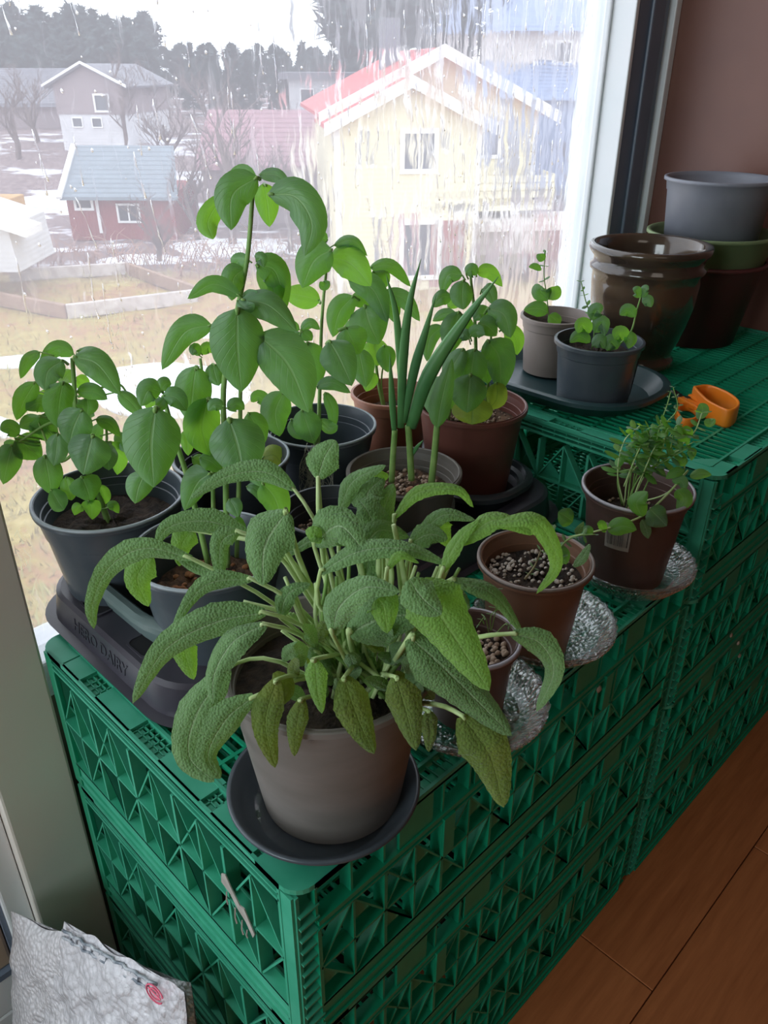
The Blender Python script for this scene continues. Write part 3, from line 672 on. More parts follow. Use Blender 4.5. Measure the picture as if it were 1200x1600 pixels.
sg = [  # spine, width px, material, depth(base, tip), roll, petiole
 ([(300,873),(225,857),(170,887),(145,943),(147,983)],40,S1,(.03,.03),20,[(545,1060),(480,985),(400,925)]),
 ([(235,868),(215,905),(232,948)],50,S2,(.0,.0),-10,[(300,873)]),
 ([(400,845),(330,815),(268,822),(243,850)],42,S1,(-.01,-.01),25,[(530,1000),(470,890)]),
 ([(300,828),(285,850),(280,885)],42,S2,(-.02,-.02),5,[(400,845)]),
 ([(448,800),(415,850),(410,915)],84,S1,(.03,.05),-15,[(520,990),(470,880)]),
 ([(440,800),(432,820),(425,850)],40,S2,(.0,.0),0,None),
 ([(372,830),(345,850),(345,915)],38,S1,(.02,.03),15,[(500,960),(430,860)]),
 ([(460,765),(413,738),(353,745),(297,780)],38,S1,(-.03,-.03),20,[(530,960),(510,870),(490,810)]),
 ([(497,748),(507,715),(525,688)],54,S1,(-.02,-.02),0,[(500,800)]),
 ([(530,800),(552,752),(603,727)],32,S1,(-.02,-.02),20,[(545,960),(530,870)]),
 ([(595,735),(590,745),(570,770)],30,S2,(-.03,-.03),0,None),
 ([(575,795),(575,770),(600,745)],55,S1,(-.01,-.03),15,[(575,960),(570,870)]),
 ([(605,840),(600,800),(615,755)],48,S1,(-.01,-.03),-25,[(600,960),(605,900)]),
 ([(598,850),(575,800),(560,780)],50,S1,(.0,-.01),10,[(600,960)]),
 ([(615,810),(653,770),(713,765),(740,793)],24,S2,(.0,.0),20,[(630,960),(622,880)]),
 ([(490,850),(530,822),(570,862)],70,S1,(.03,.05),0,[(540,990),(510,910)]),
 ([(488,845),(492,835),(500,850)],30,S2,(.04,.04),0,None),
 ([(500,895),(560,862),(635,858),(700,882)],36,S1,(.05,.05),15,[(560,1010),(500,950)]),
 ([(438,965),(450,928),(485,912)],32,S1,(.04,.03),10,[(530,1040),(470,990)]),
 ([(415,957),(340,972),(258,1015),(207,1100)],60,S1,(.05,.07),25,[(540,1075),(480,985)]),
 ([(285,1000),(292,1030),(303,1062)],40,S2,(.03,.03),0,[(340,975)]),
 ([(415,975),(365,1003),(335,1052),(333,1100)],50,S1,(.06,.08),-25,[(540,1085),(480,1000)]),
 ([(355,1045),(308,1115),(295,1180),(335,1222)],66,S1,(.05,.08),-5,[(520,1080),(440,1035),(390,1030)]),
 ([(398,1088),(352,1125),(325,1180),(345,1217)],56,S1,(.08,.10),25,[(565,1055),(475,1060)]),
 ([(432,1062),(415,1130),(430,1200)],50,S3,(.08,.09),0,[(520,1070),(470,1055)]),
 ([(430,1050),(445,1080),(420,1110)],34,S3,(.07,.08),0,None),
 ([(472,1092),(463,1140),(460,1182)],34,S3,(.08,.085),10,[(520,1080)]),
 ([(492,1030),(495,1070),(503,1115)],36,S2,(.10,.10),-10,[(540,1020)]),
 ([(538,1058),(558,1120),(585,1178)],60,S3,(.09,.10),10,[(560,1030)]),
 ([(618,1058),(635,1112),(650,1173)],58,S3,(.09,.10),-10,[(590,1050)]),
 ([(668,1110),(672,1140),(670,1175)],30,S3,(.06,.06),20,[(640,1100)]),
 ([(655,908),(690,965),(765,1080)],100,S2,(.09,.11),-8,[(650,1020),(645,940)]),
 ([(640,905),(660,935),(690,960)],62,S1,(.10,.11),10,None),
 ([(640,995),(705,1055),(800,1150)],84,S1,(.08,.09),8,[(600,1060)]),
 ([(722,1118),(765,1180),(787,1262)],80,S3,(.09,.10),0,[(655,1098),(690,1102)]),
 ([(705,905),(772,930),(817,990)],30,S1,(.05,.05),20,[(670,1000),(680,930)]),
 ([(800,990),(843,1005),(865,1050),(838,1112)],46,S1,(.08,.08),-20,[(670,1040),(730,1000)]),
 ([(720,850),(775,812),(835,835)],36,S2,(.05,.05),25,[(670,980),(690,900)]),
 ([(770,820),(830,812),(862,850),(868,890),(838,928)],32,S2,(.06,.06),20,None),
 ([(690,895),(715,845),(748,812)],28,S2,(.06,.05),30,[(665,980)]),
 ([(520,992),(530,950),(570,918),(625,925)],56,S1,(.08,.09),10,[(560,1070)]),
 ([(590,935),(600,950),(605,990)],56,S2,(.075,.08),0,None),
 ([(545,990),(600,965),(665,960)],90,S1,(.05,.05),0,[(560,1060)]),
 ([(660,970),(700,940),(735,950)],70,S1,(.03,.03),0,None),
 ([(575,935),(572,895),(580,850)],36,S1,(.03,.01),30,[(575,1000)]),
 ([(605,890),(625,868),(655,880)],16,S2,(.06,.06),0,[(610,990),(602,930)]),
 ([(395,905),(320,915),(270,980)],34,S1,(.04,.05),25,[(540,1040),(470,950)]),
 ([(645,850),(690,806),(742,812)],28,S1,(.0,.0),15,[(640,960),(640,900)]),
 ([(690,812),(690,830),(702,855)],38,S2,(-.01,-.01),0,None),
 ([(640,850),(670,835),(700,842)],40,S1,(.01,.01),5,[(630,930)]),
 ([(560,880),(590,830),(640,840)],42,S1,(.02,.0),-10,[(580,960)]),
 ([(360,900),(300,885),(262,850)],20,S1,(.0,.0),15,None),
 ([(445,870),(500,835),(560,815)],20,S1,(.0,-.02),30,[(500,950)]),
]
for pts, wpx, mt, d, roll, pet in sg:
    leaf(e, c, pts, wpx, mt, 'sage', d, roll, LR.uniform(.12, .3), [(p[0], p[1], .0 if i == 0 else d[0]*.7) for i, p in enumerate(pet)] if pet else None, STEMP)
for i in range(40):    # small inner leaves low in the crown
    bx_, by_ = R.uniform(440, 690), R.uniform(1000, 1095); a = R.uniform(-2.6, -.5); L = R.uniform(30, 55); dd = R.uniform(.0, .06)
    leaf(e, c, [(bx_, by_), (bx_+L*.5*math.cos(a), by_+L*.5*math.sin(a)), (bx_+L*math.cos(a), by_+L*.75*math.sin(a))], R.uniform(20, 34), R.choice([S1, S1, S3]), 'sage', (dd, dd+.015))
for i in range(34):    # thin pale leaf stalks rising out of the soil
    x_ = R.uniform(470, 660); x2 = 550+(x_-550)*R.uniform(.9, 1.9); stem(e, c, [(R.uniform(520, 640), 1090, R.uniform(-.02, .04)), (x_, 1000, .03), (x2, R.uniform(880, 960), .03)], (.0017, .0012), R.choice([STEMP, STEMP, STEM]))

# --- basil, left black pot
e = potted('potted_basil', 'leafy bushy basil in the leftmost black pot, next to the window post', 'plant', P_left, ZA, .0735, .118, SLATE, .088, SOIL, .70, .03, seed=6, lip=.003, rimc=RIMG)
c = P_left
stem(e, c, [(176, 838), (155, 775), (125, 700), (113, 560)], (.0036, .002), STEM)
stem(e, c, [(120, 690, .01), (85, 660, .02), (30, 690, .03)], (.0018, .001)); stem(e, c, [(125, 700, .01), (90, 720, .02), (60, 660, .02)], (.0018, .001)); stem(e, c, [(140, 740, .0), (165, 700, .01), (165, 650, .02)], (.0018, .001))
stem(e, c, [(122, 620), (180, 600), (200, 615)], (.0014, .0009))
bl = [([(115,553),(88,546),(60,572)],26,B1,-.01),([(120,548),(150,552),(177,574)],18,B1,-.02),([(116,557),(152,570),(188,617)],46,B1,.02),([(185,612),(205,630),(224,652)],24,B1,.02),
 ([(98,563),(75,580),(70,610)],44,B1,.02),([(62,550),(42,565),(32,592)],20,B1,0),([(55,597),(38,625),(26,657)],32,B1,.02),([(98,597),(92,632),(90,668)],46,B1,.04),([(62,612),(68,618),(74,626)],18,B2,-.02),
 ([(112,578),(102,590),(98,600)],24,B2,-.03),([(118,590),(128,600),(130,612)],26,B2,-.03),([(120,612),(145,612),(168,624)],26,B1,.02),([(135,622),(137,635),(136,650)],32,B1,.01),([(128,640),(115,668),(108,695)],52,B1,.05),
 ([(62,650),(72,668),(90,690)],44,B1,.02),([(25,685),(45,700),(65,717)],42,B1,.03),([(30,680),(15,668),(0,672)],26,B1,.03),([(25,690),(10,705),(-8,706)],26,B1,.03),([(20,695),(12,722),(5,757)],38,B1,.03),([(90,678),(88,705),(84,728)],34,B1,.04),
 ([(145,680),(137,710),(130,742)],64,B1,.06),([(165,690),(168,712),(170,735)],32,B1,.03),([(150,655),(172,662),(188,682)],22,B1,.03),([(172,690),(183,715),(183,742)],32,B2,.01),([(182,675),(192,692),(200,708)],22,B1,.0),
 ([(70,712),(76,745),(80,773)],42,B1,.03),([(80,765),(92,785),(100,797)],30,B2,.03),([(103,745),(108,765),(112,782)],26,B2,.02),([(128,745),(136,765),(142,785)],46,B1,.04),([(138,782),(143,795),(144,812)],28,B2,.03),([(128,790),(121,795),(116,805)],18,B2,.02),
 ([(168,793),(178,790),(186,802)],16,B2,.02),([(155,758),(163,775),(162,790)],20,B2,.0),([(110,640),(95,635),(70,650)],30,B1,-.01),([(115,700),(140,690),(160,660)],30,B1,-.02),([(100,650),(120,640),(148,650)],34,B1,-.02),([(80,640),(60,630),(40,640)],28,B1,0),([(75,672),(50,660),(30,668)],30,B1,.01)]
for pts, wpx, mt, dd in bl: leaf(e, c, pts, wpx, mt, 'basil', (dd, dd+LR.uniform(-.015, .025)), pet=[(pts[0][0]*.6+118*.4, pts[0][1]+6, dd*.5)])

# --- tall basil, front black pot
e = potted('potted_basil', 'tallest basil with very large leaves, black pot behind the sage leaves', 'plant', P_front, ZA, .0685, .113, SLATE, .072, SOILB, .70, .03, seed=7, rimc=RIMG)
c = P_front
stem(e, c, [(355, 885), (354, 812), (352, 700), (350, 600), (372, 480), (387, 400), (396, 290)], (.0030, .0016)); stem(e, c, [(325, 880), (296, 758), (275, 690), (255, 618)], (.0027, .0018))
stem(e, c, [(370, 870, -.01), (375, 700, -.01), (376, 600, -.01), (380, 500, -.01)], (.0022, .0014)); stem(e, c, [(335, 860, -.02), (330, 700, -.02), (313, 560, -.02)], (.0022, .0012))
pebbles(e, c, .045, ZA+.072, 60, simple('bark_chip', (.25, .10, .04), (.42, .2, .09), 60, .9), (.002, .005), 4, 'bark_chips')
bt = [([(402,277),(363,305),(361,360)],54,B1,.02,0),([(350,305),(325,345),(333,374)],34,B2,-.02,10),([(420,303),(462,308),(487,350),(476,400)],56,B1,.03,-10),([(405,273),(432,274),(454,294)],22,B1,.0,20),([(412,287),(418,320),(421,355)],36,B2,-.03,0),([(400,275),(375,275),(350,300)],30,B1,-.01,30),
 ([(400,414),(430,425),(447,485)],46,B1,.0,10),([(405,415),(425,445),(432,478)],38,B2,-.015,0),([(390,408),(372,408),(366,420)],24,B1,0,0),([(382,420),(365,435),(362,470)],38,B1,.0,0),([(400,408),(408,404),(412,418)],20,B1,.01,0),
 ([(375,462),(333,444),(293,467)],28,B1,.02,25),([(378,468),(420,478),(464,518)],46,B1,.03,10),([(380,470),(390,462),(402,455)],18,B1,.01,0),([(370,470),(385,480),(398,475)],20,B1,.03,0),
 ([(371,483),(371,545),(377,613)],82,B1,.05,5),([(330,508),(288,520),(253,578)],42,B1,.02,20),([(404,523),(450,570),(482,645)],80,B1,.04,-12),([(332,568),(336,585),(342,603)],28,B1,-.01,0),([(306,573),(300,620),(298,660)],56,B1,.0,0),
 ([(312,556),(305,545),(300,555)],18,B1,0,0),([(313,552),(325,543),(330,552)],18,B2,0,0),([(252,612),(232,610),(220,635)],36,B1,.01,0),([(245,618),(235,625),(228,638)],24,B2,-.01,0),([(252,610),(258,600),(268,600)],24,B1,.0,0),([(255,618),(275,622),(292,642)],32,B1,.02,0),([(258,622),(250,632),(243,635)],20,B1,.02,0),
 ([(243,637),(236,695),(240,762)],86,B1,.05,5),([(226,740),(216,762),(211,787)],40,B1,.03,0),([(325,622),(316,670),(328,712)],56,B2,.0,10),([(358,655),(372,700),(380,748)],84,B1,.045,-5),([(388,645),(402,670),(412,695)],36,B1,.01,0),
 ([(350,635),(335,632),(325,642)],20,B1,.05,0),([(355,638),(370,632),(382,640)],22,B1,.05,0),([(312,715),(330,722),(347,738)],30,B1,.01,0),([(328,740),(308,755),(288,798)],46,B1,.03,20),([(410,755),(430,780),(442,825)],46,B2,.03,0),([(385,760),(400,765),(425,800)],18,B1,.02,20),
 ([(358,780),(366,792),(372,808)],26,B1,.03,0),([(362,815),(372,822),(385,830)],26,B1,.03,0),([(290,672),(293,690),(294,712)],22,B2,0,0),([(350,700),(335,690),(320,705)],26,B1,0,0),([(340,690),(350,720),(345,745)],40,B2,-.02,0),([(380,745),(395,742),(408,760)],24,B1,.02,0)]
for pts, wpx, mt, dd, rl in bt: leaf(e, c, pts, wpx, mt, 'basil', (dd, dd+LR.uniform(-.01, .02)), rl+LR.uniform(-8, 8), pet=[(pts[0][0]+4, pts[0][1]+3, dd*.6)])

# --- black pot behind, with a pale leaf
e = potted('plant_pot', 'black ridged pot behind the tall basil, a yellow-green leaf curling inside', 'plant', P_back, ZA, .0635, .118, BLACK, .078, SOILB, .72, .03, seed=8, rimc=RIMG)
c = P_back
leaf(e, c, [(410, 715, -.02), (430, 712, -.02), (445, 735, -.02)], 32, B3, 'basil', roll=0, pet=[(400, 735, -.02)]); leaf(e, c, [(300, 715), (315, 722), (325, 735)], 22, B2, 'basil', pet=[(320, 745)]); stem(e, c, [(330, 750), (320, 735), (312, 722)], .0012)
pebbles(e, c, .04, ZA+.078, 40, simple('bark_chip_b', (.25, .12, .05), (.4, .22, .1), 60, .9), (.002, .004), 5, 'bark_chips')

# --- basil with aerial roots, blue-grey pot
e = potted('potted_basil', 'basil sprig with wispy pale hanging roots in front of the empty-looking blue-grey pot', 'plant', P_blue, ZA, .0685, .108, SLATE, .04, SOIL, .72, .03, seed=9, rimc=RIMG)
c = P_blue
stem(e, c, [(497, 705, .03), (500, 600, .01), (503, 500), (512, 400)], (.0026, .0016)); stem(e, c, [(493, 700, .03), (488, 640, .03), (470, 540, .03), (470, 515, .03)], (.002, .001))
bb = [([(518,390),(490,408),(472,450)],56,B1,.03,0),([(515,402),(548,412),(580,447)],50,B2,.0,0),([(522,383),(550,376),(574,400)],20,B1,.0,20),([(500,470),(470,462),(440,457)],36,B2,-.03,0),([(480,535),(488,570),(497,605)],46,B1,.02,0),([(443,612),(430,645),(437,682)],46,B1,.03,0),([(472,640),(482,670),(490,693)],42,B1,.04,0),
 ([(495,603),(520,598),(548,614)],22,B1,.03,20),([(508,613),(520,640),(521,675)],20,B1,.03,30),([(425,640),(405,620),(392,628)],22,B1,.02,20),([(468,515),(452,510),(440,525)],18,B1,.02,0),([(470,515),(485,505),(500,515)],16,B1,.02,0),([(470,520),(460,530),(455,545)],22,B1,.03,0),([(472,518),(482,526),(488,532)],18,B1,.04,0),
 ([(515,533),(530,560),(550,603)],56,B1,.03,0),([(540,512),(552,535),(563,553)],50,B1,.0,0),([(512,375),(500,372),(490,385)],20,B1,0,0),([(500,655),(515,668),(528,665)],20,B2,.03,0),([(455,655),(468,672),(492,668)],28,B1,.02,0),([(515,440),(506,447),(500,440)],14,B1,.01,0)]
for pts, wpx, mt, dd, rl in bb: leaf(e, c, pts, wpx, mt, 'basil', (dd, dd+LR.uniform(-.01, .02)), rl+LR.uniform(-10, 10), pet=[(pts[0][0]*.7+150, pts[0][1]+4, dd*.6)])
q = MB()
for i in range(46):
    x_, y_, dd = R.uniform(478, 505), R.uniform(690, 715), .075; P_ = []
    for k_ in range(7):
        P_.append(at(x_, y_, c, dd)); x_ += R.uniform(-13, 13); y_ += R.uniform(4, 22); x_ = min(520, max(468, x_))
    q.tube(catmull(P_, 16), .00035, 3)
tag(q.build('aerial_roots', ROOT, e, smooth=True), 'wispy pale tangled roots', kind='stuff')

# --- black pot directly behind the sage
e = potted('plant_pot', 'plain black pot of gritty soil right behind the sage crown', 'pot', P_mid, ZA, .053, .105, BLACK, .075, SOIL, .74, .02, seed=10)
pebbles(e, P_mid, .04, ZA+.0755, 150, PEB, (.0012, .0028), 6)

# --- terracotta coloured pot at the back
e = potted('potted_basil', 'small-leaved basil in the pale terracotta-coloured pot at the back', 'plant', P_ter, ZBB, .0555, .105, TERRA, .075, SOILB, .74, .02, seed=11)
c = P_ter
stem(e, c, [(600, 640), (590, 590), (583, 520), (578, 460), (580, 430)], (.0026, .0014)); stem(e, c, [(602, 640), (596, 600), (600, 560)], (.0016, .001))
bb = [([(545,437),(582,452),(606,505)],40,B1,.05,0),([(578,418),(612,416),(642,448)],22,B1,.02,20),([(583,425),(588,442),(592,460)],46,B1,.03,0),([(600,456),(632,468),(656,502)],26,B1,.03,15),([(552,463),(530,488),(520,527)],38,B1,.05,0),([(570,478),(577,505),(592,538)],62,B1,.05,0),([(580,530),(588,552),(590,572)],40,B2,.0,0),
 ([(575,430),(560,420),(548,432)],24,B1,.02,0),([(600,540),(604,560),(606,582)],30,B1,.02,0),([(560,545),(566,575),(572,605)],38,B1,.03,0),([(580,580),(577,595),(572,612)],26,B2,.02,0),([(548,470),(570,468),(590,480)],26,B1,.03,0),([(595,470),(612,480),(618,505)],28,B1,.02,0),([(565,500),(552,520),(548,545)],32,B1,.01,0)]
for pts, wpx, mt, dd, rl in bb: leaf(e, c, pts, wpx, mt, 'basil', (dd, dd+LR.uniform(-.01, .02)), rl+LR.uniform(-10, 10), pet=[(pts[0][0]*.7+.3*582, pts[0][1]+6, dd*.6)])

# --- basil in the red-brown pot
e = potted('potted_basil', 'bushy basil with curling yellowed lower leaves in the red-brown pot', 'plant', P_red, ZBB, .0685, .128, BROWNP, .105, SOILB, .70, .0, seed=12, lip=.0025)
c = P_red; pebbles(e, P_red, .05, ZBB+.105, 120, PEB, (.0012, .003), 7)
stem(e, c, [(742, 665), (744, 600), (742, 500), (735, 430)], (.003, .0015)); stem(e, c, [(700, 660), (708, 600), (700, 540)], (.002, .0012)); stem(e, c, [(755, 655), (765, 580), (768, 500)], (.0022, .0012))
bb = [([(722,430),(700,430),(690,460)],26,B1,0),([(724,438),(722,462),(724,484)],36,B1,.02),([(745,425),(765,425),(785,448)],22,B2,.0),([(753,452),(765,455),(773,478)],24,B1,.0),([(762,482),(787,492),(798,528)],40,B1,.02),([(792,510),(806,530),(808,555)],28,B2,0),([(780,530),(790,545),(792,563)],26,B2,.01),([(706,463),(690,465),(676,480)],24,B1,0),
 ([(692,510),(672,528),(667,565)],26,B1,.02),([(712,490),(692,492),(676,502)],18,B1,.02),([(717,487),(708,520),(702,552)],40,B1,.02),([(748,505),(762,510),(776,525)],32,B1,.03),([(735,525),(745,518),(758,522)],22,B1,.04),([(733,530),(725,522),(716,528)],20,B1,.04),([(742,545),(737,578),(735,608)],44,B1,.05),([(724,545),(706,575),(696,598)],34,B1,.05),
 ([(762,532),(780,560),(782,612)],50,B1,.04),([(776,598),(776,622),(764,640)],34,B3,.04),([(735,585),(732,615),(730,645)],56,B1,.06),([(738,622),(738,645),(737,664)],62,B3,.055),([(692,588),(682,620),(678,652)],48,B1,.05),([(710,570),(712,590),(710,610)],30,B2,-.01),([(728,428),(738,422),(745,430)],22,B1,.01),([(710,500),(725,510),(735,530)],30,B1,0),([(770,500),(752,490),(740,500)],28,B1,0),([(745,560),(758,575),(762,600)],34,B1,.02),
 ([(720,600),(712,625),(706,640)],34,B2,.0),([(700,480),(712,470),(725,470)],22,B2,-.02)]
for pts, wpx, mt, dd in bb: leaf(e, c, pts, wpx, mt, 'basil', (dd, dd+LR.uniform(-.01, .02)), pet=[(pts[0][0]*.75+.25*742, pts[0][1]+8, dd*.6)])

# --- spring onions
e = potted('potted_onion', 'four tall spring onion blades in a shallow grey-brown pot with clay pebbles', 'plant', P_on, ZA, .0655, .092, GRPOT, .068, SOILB, .74, .0, seed=13)
c = P_on; pebbles(e, c, .048, ZA+.068, 160, PEB, (.0015, .004), 8); pebbles(e, at(650, 762, c, .02)[:2], .012, ZA+.074, 14, simple('orange_clay', (.4, .2, .12), (.55, .32, .2), 60, .9), (.004, .006), 9, 'clay_balls')
for pts, r in (([(612,753),(614,715),(617,672)], (.0035, .0032)), ([(643,750),(641,710),(638,665)], (.0038, .0036)), ([(674,756),(679,710),(683,665),(690,610)], (.004, .0032))): stem(e, c, pts, r, STEM, .015, 'onion_stalk')
for pts, w_, rl in (([(616,675),(612,612),(609,552)],15,0),([(626,668),(630,560),(640,474),(658,404)],22,0),([(628,620),(620,500),(603,428)],17,0),([(630,660),(648,575),(664,520),(682,458)],22,10),([(642,668),(668,590),(718,511),(779,432)],34,-10),([(645,710),(652,698),(662,687)],9,0)):
    W = [at(p[0], p[1], c, .015+.004*i) for i, p in enumerate(pts)]; sp = catmull(W, 14); ww = w_*px2m(sp[5])/2; q = MB(); rg = []
    for i, p in enumerate(sp):
        t = i/14; T = (sp[min(14, i+1)]-sp[max(0, i-1)]).normalized(); S = T.cross(CC-p).normalized(); N = S.cross(T).normalized(); k_ = ww*min(1, .62+t)*max(.03, (1-t**2.2))
        rg.append([p+S*k_*math.cos(a)*.8+N*k_*.45*math.sin(a) for a in [2*PI*j/8 for j in range(8)]])
    q.rings(rg); q.build('onion_blade', ONION, e, smooth=True)
leaf(e, c, [(683, 668, .03), (690, 625, .03), (706, 560, .03)], 34, B1, 'basil')

# --- three small brown pots on the crystal dishes
zc = ZT+.0068
e = potted('seedling_pot', 'copper-brown pot of perlite soil with withered seedlings on the middle crystal dish', 'plant', P_mb, zc, .054, .098, COPPER, .080, SOIL, .72, .0, seed=14, rimc=TAUPE)
c = P_mb; pebbles(e, c, .044, zc+.081, 170, simple('perlite_bits', (.4, .34, .28), (.6, .55, .5), 60, .9), (.0012, .0034), 10)
sprig(e, c, [(820, 905), (835, 885), (845, 860)], .009, 4, [S1, S1], .02, .0012, STEMB, .4); sprig(e, c, [(865, 880), (880, 850), (900, 838), (930, 835)], .010, 5, [S1, B1], .0, .001, STEM, .6, seed=4); sprig(e, c, [(870, 885), (868, 850), (858, 820)], .011, 5, [S1, B1], .0, .001, STEM, .5, seed=5)
leaf(e, c, [(896, 885, .01), (912, 868, .01), (922, 850, .01)], 20, S1, 'sage', roll=40); leaf(e, c, [(865, 855, 0), (878, 868, 0), (885, 882, 0)], 26, B1, 'basil')
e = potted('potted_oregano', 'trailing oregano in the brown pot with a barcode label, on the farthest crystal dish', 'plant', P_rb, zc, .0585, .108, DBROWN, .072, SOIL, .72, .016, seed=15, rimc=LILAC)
c = P_rb; pebbles(e, c, .04, zc+.073, 80, PEB, (.0012, .003), 11)
# barcode label wrapped on the pot side facing left
lq = MB(); bq = MB()
def onpot(c, r, h, taper, z0, a, z, o_=.0006):
    rr = r*taper+(r-.003-r*taper)*z/h+o_; return (c[0]+rr*math.cos(a), c[1]+rr*math.sin(a), z0+z)
A0, A1 = math.radians(177), math.radians(207)
lq.grid([[onpot(P_rb, .0585, .108, .72, zc, A0+(A1-A0)*i/8, z) for z in (.055, .085)] for i in range(9)]); o_ = lq.build('barcode_label', LABEL, e); tag(o_, 'grey paper barcode label')
for i in range(22):
    a = A0+(A1-A0)*(i+.5+R.uniform(-.2, .2))/22*.9+.02; wd = R.choice([.004, .008, .012]); bq.add([onpot(P_rb, .0585, .108, .72, zc, a+t_, z, .0009) for t_, z in ((0, .060), (wd, .060), (wd, .081), (0, .081))], [(0, 1, 2, 3)])
bq.build('barcode', DARKI, o_, off=tuple(e.location))
ol = [B1, B2, B2, S2]
for i, pts in enumerate([[(972,790),(965,745),(985,700),(1010,690)],[(975,790),(985,740),(1030,700),(1060,665)],[(978,795),(1000,745),(1040,720),(1075,700)],[(975,790),(965,740),(975,690),(1000,665)],[(980,790),(1000,730),(1020,690),(1040,640),(1048,612)],[(985,790),(1010,740),(1050,710),(1085,690)],
                        [(980,790),(990,720),(1010,680),(1040,660)],[(985,790),(1005,740),(1030,690),(1070,680)],[(985,790),(1000,700),(1030,670),(1058,640),(1052,605)],[(1060,700),(1085,675),(1097,645)],[(1000,780),(1020,735),(1035,700),(1030,670)],[(975,760),(1000,700),(1020,680)]]):
    sprig(e, c, pts, 0.0165 if i not in (4, 8) else .007, 9 if i not in (9,) else 3, ol if i not in (4, 8) else [B1, S1], .01+.006*(i % 4), .0009, STEMP if i % 2 else STEM, .75, .35, seed=30+i)
for i in range(5): sprig(e, c, [(1000+12*i, 700), (1000+14*i, 690-6*i), (990+20*i, 670)], .014, 3, [B2, B1], .03, .0008, STEM, .8, .2, seed=60+i)
stem(e, c, [(1075,735,.02),(1040,775,.04),(1000,808,.06),(940,828,.07),(885,840,.06)], (.0012, .0009), STEMP, name='runner'); stem(e, c, [(1000, 785, 0), (1040, 772, .02), (1065, 745, .02), (1072, 715, .02)], .001, STEMP)
for pts, wpx, mt, dd in [([(1003,808),(995,785),(1012,768)],30,B2,.06),([(1015,795),(1028,808),(1042,822)],36,B1,.06),([(1003,812),(1010,828),(1013,842)],16,S1,.06),([(950,830),(972,822),(995,828)],28,B2,.07),([(1058,765),(1068,780),(1058,798)],26,B2,.04),([(1070,735),(1055,738),(1040,748)],16,B2,.03),([(1078,745),(1095,740),(1112,742)],16,B2,.02),([(1050,750),(1065,752),(1070,768)],18,B1,.03),([(1073,715),(1065,722),(1060,716)],14,B2,.02),([(1074,712),(1082,706),(1080,720)],14,B2,.02),
                       ([(945,832),(940,820),(933,818)],14,B2,.07),([(925,835),(918,828),(912,832)],14,B1,.07),([(895,815),(885,808),(872,800)],30,B1,.03),([(1090,655),(1098,640),(1094,630)],18,B1,.0),([(1100,658),(1110,660),(1118,655)],14,B2,.0),([(1075,690),(1070,678),(1062,672)],26,B2,.02),([(900,835),(905,828),(912,815)],12,S1,.05)]:
    leaf(e, c, pts, wpx, mt, 'basil', (dd, dd+.004))
e = potted('seedling_pot', 'smallest brown pot of pebbles with tiny sprouts, half hidden by sage leaves', 'plant', P_sm, zc, .0415, .078, DBROWN, .06, SOIL, .74, .0, seed=16, rimc=LILAC)
c = P_sm; pebbles(e, c, .033, zc+.061, 150, PEB, (.002, .0042), 12)
for i, pts in enumerate(([(766,985),(768,960),(785,950)],[(768,985),(775,950),(778,920)],[(764,990),(758,965),(748,975)],[(775,990),(790,975),(800,980)])): sprig(e, c, pts, .007, 3, [S1, B1], .0, .0005, STEM, .35, .5, seed=80+i)
# --- pots on the upper tray
zu = ZU+.0078
e = potted('potted_mint', 'mint sprig in the taupe pot at the back of the dark green tray', 'plant', P_ut, zu, .0495, .080, TAUPE, .062, SOIL, .80, .018, seed=17)
c = P_ut; sprig(e, c, [(858, 505), (855, 470), (850, 430), (852, 395)], .012, 4, [B1], 0, .001, STEM, .65, .45, seed=90)
for pts, wpx, mt in [([(856,488),(840,482),(818,484)],24,B1),([(855,470),(845,455),(848,448)],30,B1),([(857,468),(863,455),(862,448)],28,B2),([(858,492),(868,500),(875,508)],22,B2),([(846,422),(836,416),(826,417)],10,B1),([(852,405),(846,400),(846,396)],16,B1)]: leaf(e, c, pts, wpx, mt, 'basil', (.01, .015))
e = potted('potted_mint', 'two mint sprigs in the dark grey pot at the front of the dark green tray', 'plant', P_ud, zu, .0565, .084, SLATE, .066, SOIL, .80, .018, seed=18)
c = P_ud; sprig(e, c, [(925, 545), (928, 510), (915, 470), (908, 440)], .010, 5, [B1, B2], 0, .001, STEM, .65, .5, seed=91); stem(e, c, [(960, 545), (985, 520), (995, 485), (1002, 462)], .0013)
for pts, wpx, mt in [([(922,535),(905,525),(890,535)],20,B1),([(922,520),(910,508),(902,520)],24,B2),([(930,520),(940,505),(945,525)],24,B1),([(925,500),(932,485),(938,490)],24,B1),([(925,540),(938,532),(946,545)],22,B1),([(993,495),(980,485),(968,492)],20,B1),([(1003,472),(1012,470),(1018,480)],18,B1),([(1000,465),(995,455),(990,456)],16,B1),([(1003,465),(1008,452),(1014,452)],14,B1),([(978,530),(968,522),(960,530)],26,B2),([(965,545),(955,535),(948,548)],26,B1),([(975,525),(985,530),(982,545)],20,B2)]: leaf(e, c, pts, wpx, mt, 'basil', (.005, .01))
q = MB(); A0, A1 = math.radians(-62), math.radians(-46); q.grid([[onpot(P_ud, .0565, .084, .80, zu, A0+(A1-A0)*i/6, z) for z in (.012, .058)] for i in range(7)]); tag(q.build('paper_label', LABEL, e), 'worn paper label')
